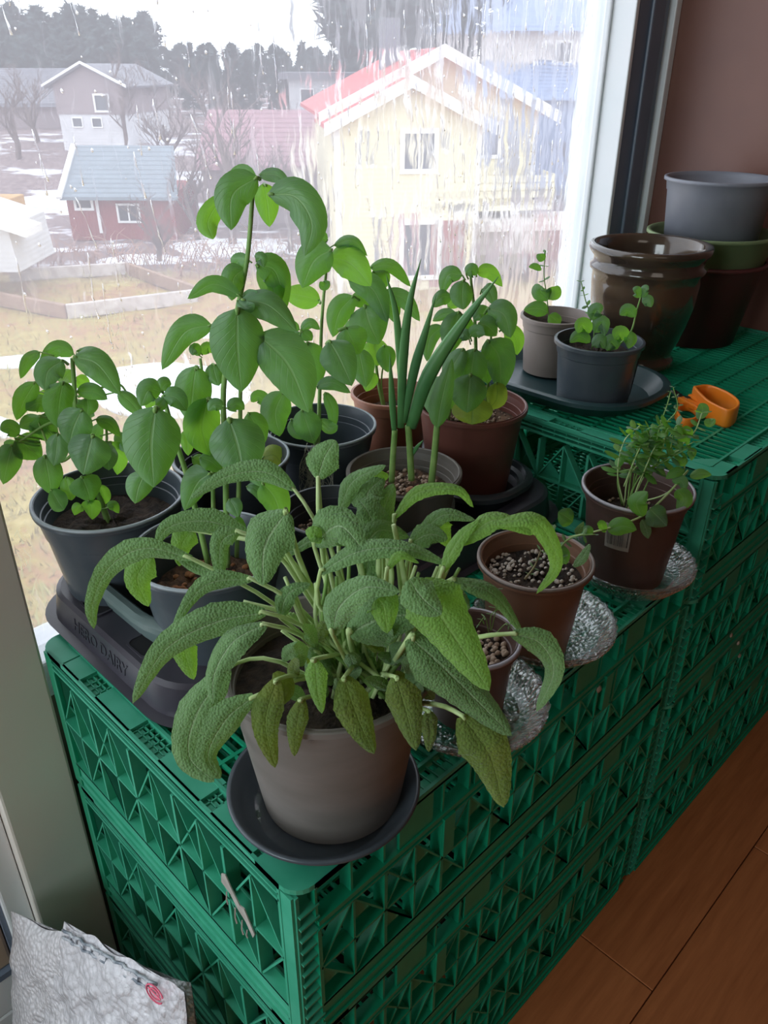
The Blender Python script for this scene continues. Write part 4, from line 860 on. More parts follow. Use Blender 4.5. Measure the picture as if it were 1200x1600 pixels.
# --- glazed pot
e = empty('ceramic_pot', (P_ce[0], P_ce[1], ZU), 'glossy dark brown glazed ceramic pot with a thick rolled rim', 'pot')
q = MB(); hc = .172
q.lathe([(.044, 0), (.055, 0), (.059, .006), (.057, .013), (.053, .018), (.053, .024), (.060, .040), (.0685, .065), (.0745, .095), (.077, .125), (.0775, .137), (.0815, .141), (.0815, .146), (.077, .150), (.078, .158), (.084, .165), (.086, .170), (.084, .1745), (.079, .1755), (.0745, .172), (.070, .160), (.066, .1), (.05, .035), (.03, .03)], 80, (P_ce[0], P_ce[1], ZU)); q.build('glazed_body', CERAM, e, smooth=True)
# --- pots stacked by the wall
def stacked(name, label, z0, r, h, mat, taper, band=.02):
    e = empty(name, (P_st[0], P_st[1], z0), label, 'pot'); q = MB(); q.lathe(pot_profile(r, h, taper, .004, band), 64, (P_st[0], P_st[1], z0)); q.build('pot_body', mat, e, smooth=True); return e
stacked('plant_pot', 'large dark red pot at the bottom of the pot stack by the brown wall', ZU, .094, .128, DRED, .70, .0)
stacked('plant_pot', 'pale green pot nested between the red and blue-grey pots by the wall', ZU+.052, .097, .118, GPOT, .76, .05)
stacked('plant_pot', 'blue-grey pot on top of the pot stack by the brown wall', ZU+.118, .083, .130, GREYP, .80, .02)

# ------------------------------------------------------------------ pruners
sc_ = empty('pruning_scissors', (.745, .085, ZU), 'orange-handled pruning scissors lying on the upper green crate', 'scissors')
def hloop(pts, hgt, th, name):
    P = catmull([Vector(p) for p in pts]+[Vector(pts[0])], 40); q = MB(); rg = []
    cen = sum(P, Vector())/len(P)
    for i, p in enumerate(P[:-1]):
        T = (P[(i+1) % 40]-P[i-1 if i else 39]).normalized(); N = T.cross(Vector((0, 0, 1))).normalized()
        rg.append([p+N*th*a+Vector((0, 0, hgt*b)) for a, b in ((-.5, .1), (-.35, 0), (.35, 0), (.5, .1), (.5, .9), (.3, 1), (-.3, 1), (-.5, .9))])
    rg.append(rg[0]); q.rings(rg, cap=False); return q.build(name, ORANGE, sc_, smooth=True)
def onz(x, y, z): v = ray(x, y); k_ = (z-CC.z)/v.z; return CC+v*k_
zz = ZU+.001
hloop([onz(x, y, zz) for x, y in ((1080,630),(1102,628),(1132,640),(1148,656),(1134,668),(1106,656),(1090,642))], .024, .0035, 'handle')
hloop([onz(x, y, zz) for x, y in ((1055,654),(1062,643),(1078,643),(1089,653),(1083,666),(1064,667))], .012, .003, 'handle')
q = MB(); a = onz(1062, 628, zz+.004); b = onz(1090, 642, zz+.004); q.bar(a, b, .012, (0, 0, 1), .008); a2 = onz(1076, 626, zz+.004); b2 = onz(1100, 642, zz+.004); q.bar(a2, b2, .007, (0, 0, 1), .010); q.build('handle_shank', ORANGE, sc_, bevel=.002)
q = MB(); a = onz(1085, 640, zz+.004); b = onz(1052, 612, zz+.004); q.bar(a, b, .008, (0, 0, 1), .0025); a = onz(1073, 627, zz+.007); q.tube([a, a+Vector((0, 0, .006))], .004, 10); q.build('blade', STEEL, sc_)

# ------------------------------------------------------------------ bag of perlite
def bag_mat(name, base, sc1):
    t = NT(name); v = t.obj(); vo = t.n('TexVoronoi', Scale=sc1); t.l(v, vo.inputs['Vector'])
    t.l(t.ramp(vo.outputs['Distance'], [(.0, base), (.7, tuple(k*.72 for k in base))]), t.b.inputs['Base Color']); t.b.inputs['Roughness'].default_value = .22; t.b.inputs['Coat Weight'].default_value = .6; t.b.inputs['Coat Roughness'].default_value = .12
    wr_ = t.noise(t.obj(1, 1, .5), 60, 4, .6); h = _m(t, 'ADD', _m(t, 'MULTIPLY', vo.outputs['Distance'], -.7), _m(t, 'MULTIPLY', wr_, 1.6)); t.l(t.bump(h, .9, .004), t.b.inputs['Normal']); return t.m
BAG = bag_mat('perlite_in_plastic', (.88, .86, .9), 190); FLAP = bag_mat('milky_plastic', (.84, .83, .88), 120)
e = empty('perlite_bag', (-.055, .26, ZF), 'clear zip bag of white perlite leaning on the crates by the door', 'bag')
def pillow(u0, u1, O, U, Wd, th, hgt, seed, amp):
    rr = np.random.RandomState(seed); n1, n2 = 36, 44; G1, G2 = [], []
    ph = rr.uniform(0, 6, 8)
    for i in range(n1+1):
        a = i/n1; r1, r2 = [], []
        for j in range(n2+1):
            b = j/n2; bul = max(0, math.sin(PI*a))**.5*max(0, math.sin(PI*min(1, b*.96+.02)))**.45
            wv = amp*(math.sin(a*17+ph[0]+b*6)*math.sin(b*19+ph[1])+.6*math.sin(a*31+b*25+ph[2])+.4*math.sin(a*53-b*41+ph[3]))
            z = hgt(a)*b; ctr = O+U*(a*(u1-u0)+u0)+Vector((0, 0, z)); wd = Wd.normalized()
            r1.append(ctr-wd*(th*bul+wv*bul+.001)); r2.append(ctr+wd*(th*.6*bul+.001))
        G1.append(r1); G2.append(r2[::1])
    q = MB(); q.grid(G1); q.grid([r_[::-1] for r_ in G2]); return q
BN = Vector((-.93, -.28, .22)).normalized()
def bag_sheet(q, P0, P1, P2, P3, bulge, wr_, seed, n1=40, n2=30):
    """bulging closed sheet between corners P0 P1 (bottom) and P3 P2 (top)"""
    r_ = np.random.RandomState(seed); ph = r_.uniform(0, 6, 10); F, K = [], []
    for i in range(n1+1):
        a = i/n1; rf, rk = [], []
        for j in range(n2+1):
            b = j/n2; p = (P0*(1-a)+P1*a)*(1-b)+(P3*(1-a)+P2*a)*b; e_ = (max(0, math.sin(PI*a))**.55)*(max(0, math.sin(PI*b))**.55)
            w2 = math.sin(a*11+ph[0]+3*math.sin(b*5+ph[5]))*math.sin(b*9+ph[1])+.55*math.sin(a*23+b*17+ph[2]+2*math.sin(b*7))+.35*math.sin(a*41-b*29+ph[3])+.25*math.sin(b*63+a*12+ph[4])
            rf.append(p+BN*(bulge*e_+wr_*w2*(.25+.75*e_))+Vector((0, 0, wr_*1.2*math.sin(a*19+ph[6])*(b > .97)))); rk.append(p-BN*(bulge*.35*e_+.0012))
        F.append(rf); K.append(rk)
    q.grid(F); q.grid([r2[::-1] for r2 in K])
b0, b1, b2, b3 = (Vector(p) for p in ((-.150, .398, -.552), (-.050, .105, -.552), (-.030, .128, -.218), (-.100, .396, -.318)))
q = MB(); bag_sheet(q, b0, b1, b2, b3, .030, .0042, 3); q.build('bag_body', BAG, e, smooth=True)
f0, f1, f2, f3 = (Vector(p) for p in ((-.150, .335, -.50), (-.075, .085, -.40), (-.040, .118, -.203), (-.074, .300, -.262)))
q = MB(); bag_sheet(q, f0, f1, f2, f3, .016, .0036, 8); q.build('folded_flap', FLAP, e, smooth=True)
q = MB()
za = [f3.lerp(f2, .02+.80*i/24)+BN*(.006+.001*math.sin(i*2.3))+Vector((0, 0, -.004+.0012*math.sin(i*1.7))) for i in range(25)]
for k_ in (0, 1): q.tube([p+Vector((-.002, 0, -.009))*k_ for p in za], .0016, 5)
for i in range(2, 24, 2): q.tube([za[i], za[i]+Vector((-.002, 0, -.009))], .0010, 4)
q.build('zip_strip', simple('grey_zip', (.16, .19, .23), (.6, .62, .66), 90, .25), e, smooth=True)
q = MB(); pc = f3.lerp(f2, .82)+BN*.010+Vector((0, 0, -.012)); Xa = (f2-f3).normalized(); Ya = BN.cross(Xa).normalized()
for s_ in (.012, .007): q.tube([pc+Xa*s_*math.cos(t_*PI/8)+Ya*s_*.75*math.sin(t_*PI/8) for t_ in range(15)], .0008, 4)
q.tube([pc-Xa*.008+Ya*.004, pc, pc+Xa*.008-Ya*.003], .0008, 4); o = q.build('red_print', simple('red_ink', (.7, .12, .2), rough=.5), e); o['label'] = 'round red printed mark'

# crumbs fallen on the crates
CL = ['lone reddish clay crumb stuck on the side of the near stack', 'larger of three clay crumbs low on the far stack side', 'middle one of three clay crumbs low on the far stack side', 'lowest of three clay crumbs on the far stack side']
for (x_, y_), lb in zip(((934, 1076), (1141, 992), (1152, 1004), (1154, 1024)), CL):
    v = ray(x_, y_); p = CC+v*((-.0005-CC.y)/v.y); q = MB(); s = .0045 if x_ < 1000 else .004
    q.rings([[(p.x+s*k_*math.cos(t_*PI/3)*R.uniform(.8, 1.1), p.y-.0015+s*k_*.5*math.sin(t_*PI/3), p.z+dz*s) for t_ in range(6)] for dz, k_ in ((-.8, .5), (-.2, 1), (.4, .8), (.9, .3))])
    o = q.build('clay_crumb', PEB, smooth=True); tag(o, lb, 'crumb', 'crumbs on the crate sides')

# ------------------------------------------------------------------ outside
def E(r_, D, z): p = Vector((CC.x, CC.y, 0))+RV*r_+H*D; return Vector((p.x, p.y, z))
YAW = math.atan2(RV.y, RV.x)
def eroot(name, r_, D, z, label, cat, group=None, rot=0):
    return empty(name, E(r_, D, z), label, cat, group, rz=YAW+math.radians(rot), local=True)
ZG = -6.0
def hgt(r_, D):
    z = ZG
    if D > 33: z += (D-33)*.055
    z = min(z, ZG+3.4)
    if r_ < -4 and D > 40: z += min(1.8, (D-40)*.2)
    if r_ > 6 and D > 34: z += min(2.2, (D-34)*.1)
    return z
def ground_mat():
    t = NT('winter_grass_and_snow'); v = t.obj(); tcn = t.n('TexCoord'); sp = t.n('SeparateXYZ'); t.l(tcn.outputs['Object'], sp.inputs[0])
    f = t.noise(v, .55, 6, .65); f2 = t.noise(v, 3.5, 5, .7)
    c1 = t.ramp(_m(t, 'ADD', _m(t, 'MULTIPLY', f, .6), _m(t, 'MULTIPLY', f2, .4)), [(.36, (.22, .10, .05)), (.45, (.36, .20, .08)), (.54, (.36, .27, .07)), (.64, (.48, .38, .14))])
    c2 = t.ramp(f2, [(.3, (.13, .095, .10)), (.5, (.21, .15, .15)), (.65, (.28, .22, .21))])
    far = _m(t, 'MULTIPLY', _m(t, 'SUBTRACT', sp.outputs['Y'], 27.5), .35, use_clamp=True)
    mx = t.n('MixRGB'); t.l(far, mx.inputs['Fac']); t.l(c1, mx.inputs['Color1']); t.l(c2, mx.inputs['Color2'])
    sn = t.noise(t.obj(.6, 1.6, 1), .35, 4, .6); sm_ = _m(t, 'MULTIPLY', _m(t, 'MULTIPLY', _m(t, 'SUBTRACT', sn, .54), 12, use_clamp=True), _m(t, 'MULTIPLY', _m(t, 'SUBTRACT', sp.outputs['Y'], 29.5), .5, use_clamp=True))
    m2 = t.n('MixRGB'); t.l(sm_, m2.inputs['Fac']); t.l(mx.outputs['Color'], m2.inputs['Color1']); m2.inputs['Color2'].default_value = (.82, .84, .9, 1)
    t.l(m2.outputs['Color'], t.b.inputs['Base Color']); t.b.inputs['Roughness'].default_value = .95; t.l(t.bump(f2, .6, .08), t.b.inputs['Normal']); return t.m
gr = MB(); G = []
RG = random.Random(5)
for i in range(81):
    D = 2+i*1.15 if i < 60 else 71+(i-60)*6; G.append([(r_, D, hgt(r_, D)+RG.uniform(-.06, .06)) for r_ in np.linspace(-.95*D-8, .75*D+10, 70)])
gr.grid([r_[::-1] for r_ in G]); o = gr.build('ground', ground_mat(), smooth=True); o.location = (CC.x, CC.y, 0); o.rotation_euler.z = YAW; struct(o)
SNOW = simple('old_snow', (.74, .77, .84), (.86, .88, .92), 1.2, .8, .3, 3, dist=.05)
def patch(pts, lab):
    rr = random.Random(len(pts)*7+int(pts[0][0]*10)); P = catmull([Vector((a, b, 0)) for a, b in pts]+[Vector((*pts[0], 0))], 60)[:-1]
    cx = sum((p for p in P), Vector())/len(P); q = MB(); rg = []
    for k_, z in ((1.0, -.03), (.93, .06), (.7, .10), (.3, .12)): rg.append([E(cx.x+(p.x-cx.x)*k_*(1+rr.uniform(-.04, .04)), cx.y+(p.y-cx.y)*k_, ZG+z+rr.uniform(-.01, .01)) for p in P])
    q.rings(rg); o = q.build('snow_patch', SNOW, smooth=True); tag(o, lab, 'snow', 'snow patches on the lawn')
patch([(-7.6,18.0),(-6.6,19.0),(-5.4,19.4),(-4.2,19.0),(-3.2,18.2),(-3.0,17.0),(-3.4,15.6),(-4.6,15.8),(-5.6,16.0),(-6.4,16.6)], 'large melting snow patch on the lawn behind the basil leaves')
patch([(-5.5,22.0),(-4.9,22.7),(-4.1,22.4),(-3.6,21.8),(-4.4,21.4),(-5.2,21.5)], 'small snow patch on the lawn beside the timber bed frame')
patch([(-9.5,15.2),(-8.6,15.9),(-7.8,15.6),(-7.2,15.0),(-8.0,14.5),(-9,14.6)], 'thin snow patch at the left edge of the lawn')
patch([(-10.5,19.3),(-9.2,19.9),(-8.2,19.7),(-7.4,19.4),(-8.4,19.0),(-9.6,18.9)], 'narrow snow streak on the lawn beyond the left basil')
def far_snow(r0, D0, a, b, lab):
    q = MB(); rg = []
    for k_, dz in ((1.0, -.02), (.92, .08), (.5, .13), (.1, .15)):
        rg.append([E(r0+a*k_*math.cos(t_)*(1+.15*math.sin(3*t_+r0)), D0+b*k_*math.sin(t_), hgt(r0+a*k_*math.cos(t_), D0+b*k_*math.sin(t_))+dz) for t_ in [2*PI*i/40 for i in range(40)]])
    q.rings(rg); tag(q.build('snow_patch', SNOW, smooth=True), lab, 'snow', 'snow lying between the houses')
far_snow(-6.2, 33.6, 2.6, 1.6, 'bright snowfield behind the tallest basil top, below the pinkish roof'); far_snow(-9.3, 31.5, 1.6, 1.0, 'snow lying just below the red barn window'); far_snow(-2.6, 33.5, 1.3, 1.2, 'snow strip at the left corner of the yellow house')
far_snow(-14.5, 41.5, 3.2, 1.2, 'snow streak in front of the pinkish grey house'); far_snow(-6.4, 47, 2.2, 1.8, 'snow behind the barn, right of its roof')
# timber bed frame
tb = empty('timber_bed_frame', E(-9.5, 26, ZG), 'large rectangular timber bed frame lying on the brown lawn', 'garden bed')
WOODG = simple('weathered_timber', (.42, .36, .33), (.6, .55, .52), 3, .8); WOODD = simple('brown_timber', (.26, .16, .10), (.34, .22, .15), 3, .8)
for a, b, mt in (((-12.6, 25.2), (-8.9, 29.0), WOODD), ((-9.33, 23.4), (-5.9, 25.3), WOODG), ((-12.9, 25.4), (-9.33, 23.4), WOODD), ((-9.2, 29.2), (-5.9, 25.6), WOODD), ((-12.9, 28.0), (-9.2, 29.2), WOODG)):
    if (a, b) == ((-12.6, 25.2), (-8.9, 29.0)): continue
    q = MB(); p0, p1 = E(*a, ZG), E(*b, ZG); q.bar(p0, p1, .16, (0, 0, 1), .42); q.build('bed_board', mt, tb, bevel=.02)

def quadroof(q, x0, x1, y0, y1, ze, zr, ov=.35, th=.14):
    """gable roof, ridge along local y, as two slabs"""
    xm = (x0+x1)/2; sl = (zr-ze)/(xm-x0)
    for s in (-1, 1):
        xe = xm+s*((x1-x0)/2+ov); zE = ze-ov*sl
        q.prism([(xe, y0-ov, zE), (xm, y0-ov, zr), (xm, y0-ov, zr+th), (xe, y0-ov, zE+th)], (0, y1-y0+2*ov, 0))
def gwall(q, x0, x1, y0, y1, z0, ze, zr):
    xm = (x0+x1)/2; q.prism([(x0, y0, z0), (x1, y0, z0), (x1, y0, ze), (xm, y0, zr), (x0, y0, ze)], (0, y1-y0, 0))
def barge(q, x0, x1, y, ze, zr, w=.28, ov=.35):
    xm = (x0+x1)/2; sl = (zr-ze)/(xm-x0)
    for s in (-1, 1):
        xe = xm+s*((x1-x0)/2+ov+.05); zE = ze-(ov+.05)*sl
        q.prism([(xe, y, zE-w+.2), (xm, y, zr-w+.2), (xm, y, zr+.2), (xe, y, zE+.2)], (0, -.12, 0))
def ewindow(parent, x0, x1, z0, z1, y, fm, bars=1, ft=.10):
    q = MB()
    for a, b in (((x0-ft, z0-ft), (x1+ft, z0)), ((x0-ft, z1), (x1+ft, z1+ft)), ((x0-ft, z0), (x0, z1)), ((x1, z0), (x1+ft, z1))): q.box((a[0], y-.08, a[1]), (b[0], y+.02, b[1]))
    for i in range(bars): xm = x0+(x1-x0)*(i+1)/(bars+1); q.box((xm-.03, y-.06, z0), (xm+.03, y+.02, z1))
    f = q.build('window', fm, parent); q = MB(); q.box((x0, y-.02, z0), (x1, y+.015, z1)); q.build('pane', EGL, f); return f
EGL = simple('dark_window_glass', (.05, .055, .07), (.09, .10, .12), 1, .12)
def siding(name, c, horiz=True):
    t = NT(name); v = t.obj(); wv = t.n('TexWave', Scale=2.2, Distortion=.2); wv.bands_direction = 'Z' if horiz else 'X'; t.l(v, wv.inputs['Vector'])
    t.l(t.ramp(t.noise(v, 1.5, 4), [(.3, tuple(k*.88 for k in c)), (.7, c)]), t.b.inputs['Base Color']); t.b.inputs['Roughness'].default_value = .75; t.l(t.bump(wv.outputs['Fac'], .3, .02), t.b.inputs['Normal']); return t.m
def rooftile(name, c):
    t = NT(name); v = t.obj(); wv = t.n('TexWave', Scale=1.3, Distortion=.3); wv.bands_direction = 'Y'; t.l(v, wv.inputs['Vector'])
    t.l(t.ramp(t.noise(v, 2, 4), [(.3, tuple(k*.8 for k in c)), (.7, c)]), t.b.inputs['Base Color']); t.b.inputs['Roughness'].default_value = .5; t.l(t.bump(wv.outputs['Fac'], .8, .08), t.b.inputs['Normal']); return t.m
YEL = siding('pale_yellow_siding', (.80, .74, .52)); REDR = rooftile('red_roof', (.62, .07, .07)); WHT = simple('white_boards', (.78, .78, .78), (.88, .88, .88), 2, .6)
GRYH = siding('pinkish_grey_siding', (.30, .24, .25)); SLT = rooftile('slate_blue_roof', (.20, .25, .29)); DRK = rooftile('dark_roof', (.16, .16, .19)); BRK = siding('red_barn_boards', (.28, .06, .06), False); WHS = siding('white_house_siding', (.66, .66, .68))
PINKR = rooftile('pinkish_tile_roof', (.34, .17, .20)); BLR = rooftile('blue_metal_roof', (.22, .30, .48)); GRW = simple('pale_plaster', (.52, .49, .47), None, 1.5, .8)
# yellow house: main body behind, front wing to the left
yh = eroot('house', 1.2, 27, ZG, 'pale yellow house with bright red roof and white bargeboards', 'house', rot=9)
q = MB(); gwall(q, -2.7, 1.75, 0, 3, 0, 5.05, 6.12); q.build('wing_wall', YEL, yh)
q = MB(); gwall(q, -2.5, 4.2, 2.0, 10.5, 0, 5.35, 6.95); q.build('main_wall', YEL, yh)
q = MB(); quadroof(q, -2.7, 1.75, 0, 3.5, 5.05, 6.12, .35, .12); q.build('wing_roof', REDR, yh)
q = MB(); quadroof(q, -2.5, 4.2, 2.0, 10.5, 5.35, 6.95, .55, .12); q.build('main_roof', REDR, yh)
q = MB(); barge(q, -2.7, 1.75, -.36, 5.05, 6.12, .34, .35); q.build('bargeboard', WHT, yh); q = MB(); barge(q, -2.5, 4.2, 1.44, 5.35, 6.95, .36, .55); q.build('bargeboard', WHT, yh)
q = MB(); q.box((-.5, 5.4, 6.0), (.15, 6.0, 8.0)); q.build('chimney', simple('dark_chimney', (.10, .11, .14), rough=.6), yh)
ewindow(yh, -.62, .30, 3.75, 4.75, 0, WHT, 1, .14); ewindow(yh, 1.95, 2.9, 3.95, 4.85, 2.0, WHT, 1, .12); ewindow(yh, -.6, .5, .5, 2.1, 0, WHT, 0, .15)
q = MB(); q.box((-.62+.9, -.03, .1), (.0+1.4, 0, 2.2)); q.build('garage_door', simple('red_brown_door', (.3, .1, .09), rough=.7), yh)
q = MB()
for i in range(3): q.box((1.76, .7-i*0, 2.75+i*.24), (4.6, .76, 2.95+i*.24))
q.box((1.76, .7, 2.35), (4.6, 2.0, 2.5)); q.box((4.54, .7, 2.5), (4.6, 2.0, 3.45)); q.build('balcony', YEL, yh)
q = MB(); q.box((1.76, -.5, 1.9), (5.6, 2.0, 2.1)); q.box((4.7, -.6, .9), (5.7, -.5, 2.1)); q.box((1.76, .9, .9), (4.6, 1.0, 1.7)); q.build('terrace', GRW, yh)
q = MB()
for i in range(12):
    for s in (0,):
        pass
q.box((-2.78, -.06, 0), (-2.6, .1, 5.0)); q.box((1.66, -.06, 0), (1.8, .1, 5.0)); q.box((4.1, 1.92, 0), (4.26, 2.1, 5.3)); q.build('corner_board', WHT, yh)
# blue-roofed house upper right, beyond
bh = eroot('house', 9.2, 42, hgt(9, 42), 'large pale house with two-tier blue roof behind the yellow house', 'house', rot=-4); zz0 = -hgt(9, 42)
q = MB(); q.box((-4.6, 0, 0), (4.5, 9, 2.0+zz0)); q.build('wall', GRW, bh)
q = MB(); q.prism([(-4.4, -.6, 1.95+zz0), (4.9, -.6, 1.95+zz0), (3.4, 4.5, 4.6+zz0), (-2.2, 4.5, 4.6+zz0)], (0, .2, .2)); q.prism([(-4.6, 9.6, 1.9+zz0), (4.9, 9.6, 1.9+zz0), (3.4, 4.6, 4.6+zz0), (-2.2, 4.6, 4.6+zz0)], (0, .1, .2)); q.prism([(-4.4, -.6, 1.95+zz0), (-2.2, 4.5, 4.6+zz0), (-4.6, 9.6, 1.9+zz0)], (.05, 0, .2)); q.build('main_roof', BLR, bh)
q = MB(); q.prism([(-5.6, -2.6, -.75+zz0), (4.9, -2.6, -.75+zz0), (4.9, 0, .35+zz0), (-2.0, 0, .75+zz0)], (0, .1, .15)); q.box((-5.0, -2.2, 0), (4.8, 0, -.75+zz0)); q.build('lower_roof', BLR, bh)
for xx in (-1.4, .9, 1.6): ewindow(bh, xx, xx+.6, .75+zz0, 1.5+zz0, 0, WHT, 0, .1)
# grey house on the left hill
gh = eroot('house', -15.8, 48, hgt(-15, 48), 'pinkish grey gabled house on the hill at far left with white eaves', 'house', rot=-6); z0 = hgt(-15, 48)
q = MB(); gwall(q, -1.9, 1.9, 0, 7, -1.75-z0, -.35-z0, .55-z0); q.build('upper_wall', GRYH, gh); q = MB(); q.box((-1.85, .05, -.6), (1.85, 6.9, -1.75-z0)); q.build('base_wall', WHS, gh)
q = MB(); quadroof(q, -1.9, 1.9, 0, 7, -.35-z0, .55-z0, .35, .1); q.build('roof', DRK, gh); q = MB(); barge(q, -1.9, 1.9, -.36, -.35-z0, .55-z0, .12, .35); q.build('bargeboard', WHT, gh)
ewindow(gh, .35, 1.05, -1.55-z0, -.85-z0, 0, WHT, 0, .1); 
for xx in (-1.1, .0): ewindow(gh, xx, xx+.5, -2.35-z0, -1.95-z0, .05, WHT, 0, .05)
# dark roofed house behind it
dh = eroot('house', -20.5, 56, hgt(-20, 56), 'low dark-roofed house behind the pinkish grey one, at the left edge', 'house', rot=4); z0 = hgt(-20, 56)
q = MB(); q.box((-5, 0, -1), (3.5, 6, -1.6-z0)); q.build('wall', GRYH, dh); q = MB(); q.prism([(-5.4, -.5, -1.7-z0), (3.9, -.5, -1.7-z0), (3.4, 3, .2-z0), (-4.9, 3, .2-z0)], (0, .1, .2)); q.build('roof', DRK, dh)
# red barn with blue-grey roof
rb_ = eroot('barn', -11.6, 35, hgt(-12, 35), 'dark red barn with blue-grey roof and white trim in the left middle distance', 'barn', rot=0); z0 = hgt(-12, 35)
q = MB(); q.box((-1.5, 0, 0), (2.9, 4.6, -4.05-z0)); q.prism([(-1.5, 0, -4.06-z0), (-1.5, 4.6, -4.06-z0), (-1.5, 2.3, -2.5-z0)], (.2, 0, 0)); q.build('wall', BRK, rb_)
q = MB(); q.prism([(-1.6, -.45, -4.25-z0), (3.2, -.45, -4.25-z0), (2.6, 2.3, -2.55-z0), (-1.6, 2.3, -2.55-z0)], (0, .05, .12)); q.build('roof', SLT, rb_)
q = MB(); q.bar((-1.6, -.5, -4.2-z0), (-1.62, 2.3, -2.45-z0), .22, (0, -.3, .9), .1); q.bar((-.25, -.03, -4.2-z0), (-.25, -.03, .3), .12, (0, -1, 0), .05); q.build('white_trim', WHT, rb_)
ewindow(rb_, .6, 1.4, -5.1-z0, -4.5-z0, 0, WHT, 1, .08); ewindow(rb_, -1.1, -.5, -4.2-z0-.4, -4.2-z0, 0, WHT, 0, .1)
# small ochre house, left edge
oh = eroot('shed', -13.4, 30.5, hgt(-13, 31), 'small ochre shed with mauve roof at the left edge of view', 'shed', rot=0); z0 = hgt(-13, 31)
q = MB(); q.box((-2.2, 0, 0), (-.35, 2, -3.75-z0)); q.build('wall', siding('ochre_boards', (.62, .36, .12)), oh); q = MB(); q.prism([(-2.6, -.3, -3.8-z0), (-.25, -.3, -3.8-z0), (-.8, 1, -2.7-z0), (-2.6, 1, -2.7-z0)], (0, .05, .12)); q.build('roof', simple('mauve_roof', (.3, .26, .3), rough=.8), oh)
# white garage, left
wg = eroot('garage', -11.9, 25.4, ZG, 'white garage with broad white-edged roof at the left edge', 'garage', rot=0)
q = MB(); q.prism([(-2.6, 0, .9), (.55, 0, .9), (.45, 0, 2.25), (-.6, 0, 2.6), (-2.6, 0, 3.2)], (0, 3, 0)); q.build('wall', WHS, wg); q = MB(); q.prism([(-2.7, -.4, 3.25), (1.15, -.4, 2.0), (1.15, -.4, 2.22), (-2.7, -.4, 3.5)], (0, 1.3, 0)); q.build('roof', WHT, wg)
q = MB(); q.box((-1.6, -.02, .9), (-.9, 0, 1.7)); q.build('door', simple('rusty_door', (.42, .2, .13), rough=.8), wg)
# pinkish tiled roof house, centre
ph_ = eroot('house', -5.4, 38, hgt(-5, 38), 'long low house with pinkish tiled roof seen behind the bare branches', 'house', rot=2); z0 = hgt(-5, 38)
q = MB(); q.box((-2.6, 0, -.5), (2.6, 5, -3.3-z0)); q.build('wall', simple('mauve_wall', (.34, .28, .3), rough=.8), ph_); q = MB(); q.prism([(-2.9, -.5, -3.4-z0), (2.7, -.5, -3.4-z0), (2.7, 2.4, -1.3-z0), (-2.5, 2.4, -1.3-z0)], (0, .05, .12)); q.build('roof', PINKR, ph_)
# white wide house further
wh = eroot('house', -4.8, 60, hgt(-5, 60), 'distant white house with flat dark roof left of the red roof', 'house', rot=0); z0 = hgt(-5, 60)
q = MB(); q.box((-1.6, 0, -1), (5.0, 5, -.2-z0)); q.build('wall', WHS, wh); q = MB(); q.box((-2.2, -.6, -.2-z0), (5.4, 5.6, .2-z0)); q.build('roof', DRK, wh)
for xx in (-.8, .6, 2.2): ewindow(wh, xx, xx+.8, -1.6-z0, -.8-z0, 0, WHT, 0, .08)
# low brick-red garden wall on the right
q = MB(); q.box((3.2, 30.2, hgt(5, 31)-.3), (9.4, 30.5, hgt(5, 31)+1.6)); o = q.build('garden_wall', siding('red_brick_wall', (.42, .17, .13))); o.location = (CC.x, CC.y, 0); o.rotation_euler.z = YAW; tag(o, 'low brick-red garden wall below the yellow house balcony', 'wall')

# trees
BARK = simple('bare_branch', (.11, .08, .075), (.17, .125, .115), 8, .9); NEED = simple('conifer_needles', (.045, .075, .075), (.09, .13, .12), 2, .9); TRK = simple('pine_trunk', (.14, .10, .09), None, 5, .9)
def bare_tree(seed, h, spread, lev=4):
    rr = random.Random(seed); q = MB()
    def br(p, d, L, r_, l):
        P = [p]; dd = d
        for i in range(3): dd = (dd+Vector((rr.uniform(-.22, .22), rr.uniform(-.22, .22), rr.uniform(-.05, .14)))).normalized(); P.append(P[-1]+dd*L/3)
        q.tube(P, [r_, r_*.9, r_*.75, r_*.6], 4 if l < 2 else 3, cap=False)
        if l < lev:
            for k_ in range(3 if l else 4):
                a = rr.uniform(0, 2*PI); t = P[rr.choice([1, 2, 3])]; nd = (dd+Vector((math.cos(a), math.sin(a), rr.uniform(-.1, .5)))*spread).normalized(); br(t, nd, L*rr.uniform(.55, .8), r_*.55, l+1)
    br(Vector((0, 0, 0)), Vector((0, 0, 1)), h*.4, h*.03, 0); return q
def conifer(seed, h, pine=False):
    rr = random.Random(seed); q = MB(); n = 520
    for i in range(n):
        if pine: t = rr.uniform(.45, 1); R_ = h*.2*math.sin(PI*min(1, (t-.40)/.62))*rr.uniform(.4, 1.1)
        else: t = rr.uniform(.12, 1); R_ = h*.2*(1.05-t)*rr.uniform(.5, 1.1)
        a = rr.uniform(0, 2*PI); c_ = Vector((R_*math.cos(a), R_*math.sin(a), t*h)); s = h*.045*rr.uniform(.6, 1.3)
        for k_ in range(4):
            u = Vector((rr.gauss(0, 1), rr.gauss(0, 1), rr.gauss(0, .6))).normalized()*s*1.6; v = Vector((rr.gauss(0, 1), rr.gauss(0, 1), rr.gauss(0, 1))).normalized()*s*.35; q.add([c_-u*.3-v, c_-u*.3+v, c_+u], [(0, 1, 2)])
    tr = MB(); tr.tube([(0, 0, -.5), (0, 0, h*.5), (0, 0, h*.97)], [h*.014, h*.01, h*.003], 6)
    return q, tr
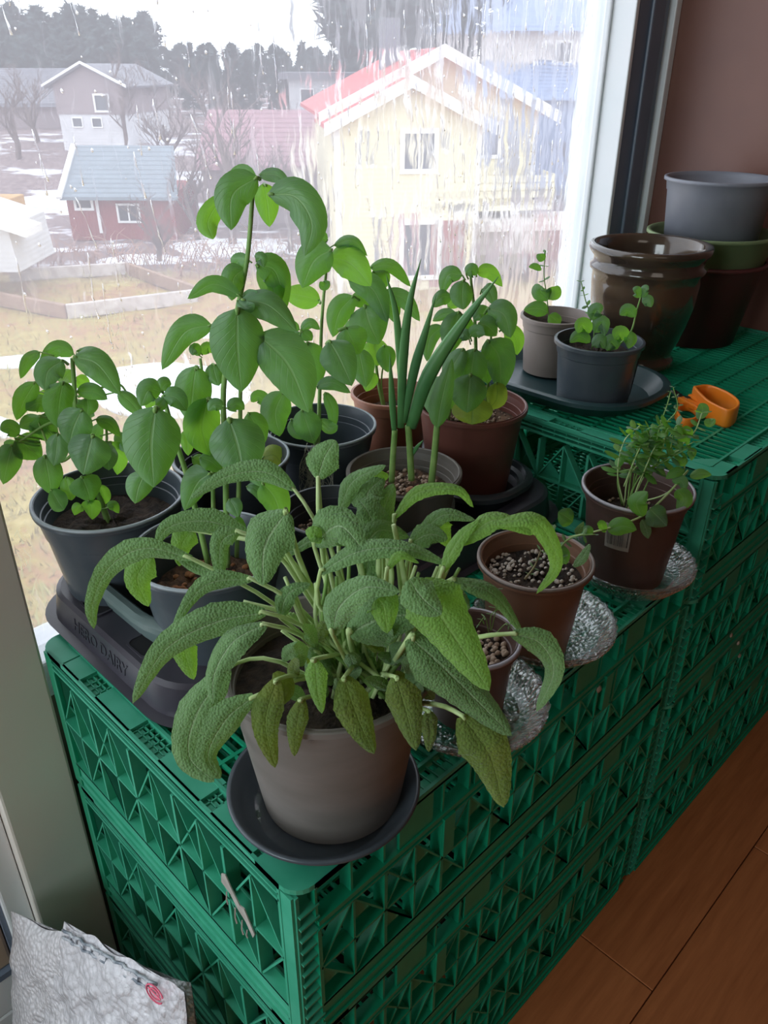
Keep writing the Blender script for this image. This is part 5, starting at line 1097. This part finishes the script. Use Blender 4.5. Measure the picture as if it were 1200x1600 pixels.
def make_tree(kind, seed, h):
    e = bpy.data.objects.new('conifer_tree' if kind != 'bare' else 'bare_tree', None); col.objects.link(e); e['_local'] = 1
    if kind == 'bare':
        b = bare_tree(seed, h, .8, 5).build('branches', BARK, e)
    else:
        q, tr = conifer(seed, h, kind == 'pine'); q.build('foliage', NEED, e); tr.build('trunk', TRK, e)
    return e
protos = [make_tree('fir', 1, 9), make_tree('pine', 2, 10), make_tree('pine', 3, 8), make_tree('fir', 4, 7.5)]
first = [True]*4; TR = random.Random(11)
spots = []
for i in range(96):
    x_ = (i % 48)*13+TR.uniform(-9, 9)-30; D = TR.uniform(78, 92) if i < 48 else TR.uniform(60, 74); v = ray(x_, 150); r_ = v.dot(RV)/v.dot(H)*D
    spots.append((r_, D, TR.choice((0, 1, 1, 2, 2, 3)), TR.uniform(.75, 1.1) if x_ < 240 else TR.uniform(.42, .68), x_))
for r_, D, k_, s, x_ in spots:
    o = protos[k_] if first[k_] else copy_tree(protos[k_]); first[k_] = False
    zt = hgt(r_, D); topz = CC.z+(.056*D if s > .7 else .022*D); H0 = {0: 9, 1: 10, 2: 8, 3: 7.5}[k_]; s2 = max(.3, (topz-zt)*(TR.uniform(.8, 1.03) if D > 76 else TR.uniform(.55, .8))/H0)
    o.location = E(r_, D, zt); o.rotation_euler.z = TR.uniform(0, 6); o.scale = (s2*1.25, s2*1.25, s2)
    lb, gp = ('tall dark conifer of the hazy wood above the pinkish grey house', 'conifers above the grey house') if x_ < 240 else (('small conifer on the low skyline above the pinkish tiled roof', 'conifers on the low skyline') if x_ < 500 else ('conifer half hidden behind the red-roofed yellow house', 'conifers behind the yellow house'))
    tag(o, lb, 'tree', gp)
for (x_, D, k_, s, lb) in ((600, 50, 1, 1.15, 'large pine towering behind the red roof, left of the blue roof'), (700, 54, 2, 1.5, 'tall pine right behind the chimney of the yellow house'), (565, 56, 1, 1.1, 'pine nearest the sky gap, left of the chimney')):
    o = copy_tree(protos[k_]); v = ray(x_, 150); r_ = v.dot(RV)/v.dot(H)*D; o.location = E(r_, D, hgt(r_, D)); s2 = (CC.z+7.5-hgt(r_, D))/({1: 10, 2: 8}[k_]); o.scale = (s2*1.25, s2*1.25, s2); tag(o, lb, 'tree', 'tall pines behind the yellow house'); o['group'] = 'tall pines behind the yellow house'
bp = [make_tree('bare', 5, 4.6), make_tree('bare', 6, 4.2), make_tree('bare', 7, 3.4)]; fb = [True]*3
for (x_, y_, k_, s, lb) in ((365, 395, 0, 1.15, 'gnarled bare apple tree behind the tallest basil top'), (275, 330, 1, 1.0, 'bare tree beside the red barn'), (420, 360, 2, 1.1, 'bare tree right of the tallest basil top'), (470, 330, 1, .9, 'bare tree left of the yellow house corner'), (510, 420, 2, .9, 'bare shrub at the yellow house corner'), (200, 240, 0, .9, 'bare tree on the hill behind the barn'), (330, 230, 2, 1.2, 'bare tree below the distant white house'), (30, 250, 1, .9, 'bare tree above the ochre shed'), (240, 215, 1, .8, 'bare tree right of the pinkish grey house'), (900, 330, 2, 1.0, 'bare shrub right of the yellow house'), (310, 380, 0, .8, 'low bare tree left of the tallest basil stem'), (455, 400, 1, .8, 'low bare tree against the lower left wall of the yellow house'), (250, 420, 2, .8, 'bare bush arching over the timber bed frame'), (60, 225, 2, 1.1, 'bare tree in front of the dark-roofed house')):
    o = bp[k_] if fb[k_] else copy_tree(bp[k_]); fb[k_] = False
    v = ray(x_, y_); D = 30
    for it in range(40):
        r_ = v.dot(RV)/v.dot(H)*D; z = CC.z+v.z/v.dot(H)*D
        if z < hgt(r_, D): break
        D += 1
    o.location = E(r_, D, hgt(r_, D)); o.rotation_euler.z = TR.uniform(0, 6); o.scale = (s*1.35,)*3; tag(o, lb, 'tree', 'bare trees outside')
# tangled brambles: low bare scrub
q = MB(); rr = random.Random(9)
for i in range(900):
    x_ = rr.uniform(-30, 900); y_ = rr.uniform(385, 440) if x_ > 250 else rr.uniform(395, 430); v = ray(x_, y_); k_ = (ZG-CC.z)/v.z; p = CC+v*k_; a = rr.uniform(0, 2*PI); L = rr.uniform(.5, 1.3)
    q.tube([p, p+Vector((math.cos(a)*L*.3, math.sin(a)*L*.3, L*.55)), p+Vector((math.cos(a)*L*.8, math.sin(a)*L*.8, L*rr.uniform(.3, .9)))], [.02, .014, .006], 3, cap=False)
o = q.build('brambles', simple('reddish_bramble', (.30, .17, .13), (.42, .26, .2), 2, .9)); tag(o, 'tangled reddish brambles and scrub beyond the lawn', 'shrubs', kind='stuff')
# grass tufts on the lawn
q = MB()
for i in range(9000):
    D = 8.5+22*rr.random()**1.3; r_ = rr.uniform(-.62*D, .25*D); p = E(r_, D, ZG); a = rr.uniform(0, 2*PI); L = rr.uniform(.08, .25); d_ = Vector((math.cos(a), math.sin(a), 0)); s_ = Vector((-math.sin(a), math.cos(a), 0))*.02
    q.add([p-s_, p+s_, p+d_*L*.6+Vector((0, 0, L))], [(0, 1, 2)])
o = q.build('lawn_grass', simple('straw_grass', (.36, .27, .12), (.40, .38, .14), .6, .9)); tag(o, 'straw-coloured winter grass on the lawn', 'grass', kind='stuff')
for o in bpy.data.objects:
    if '_local' in o: del o['_local']
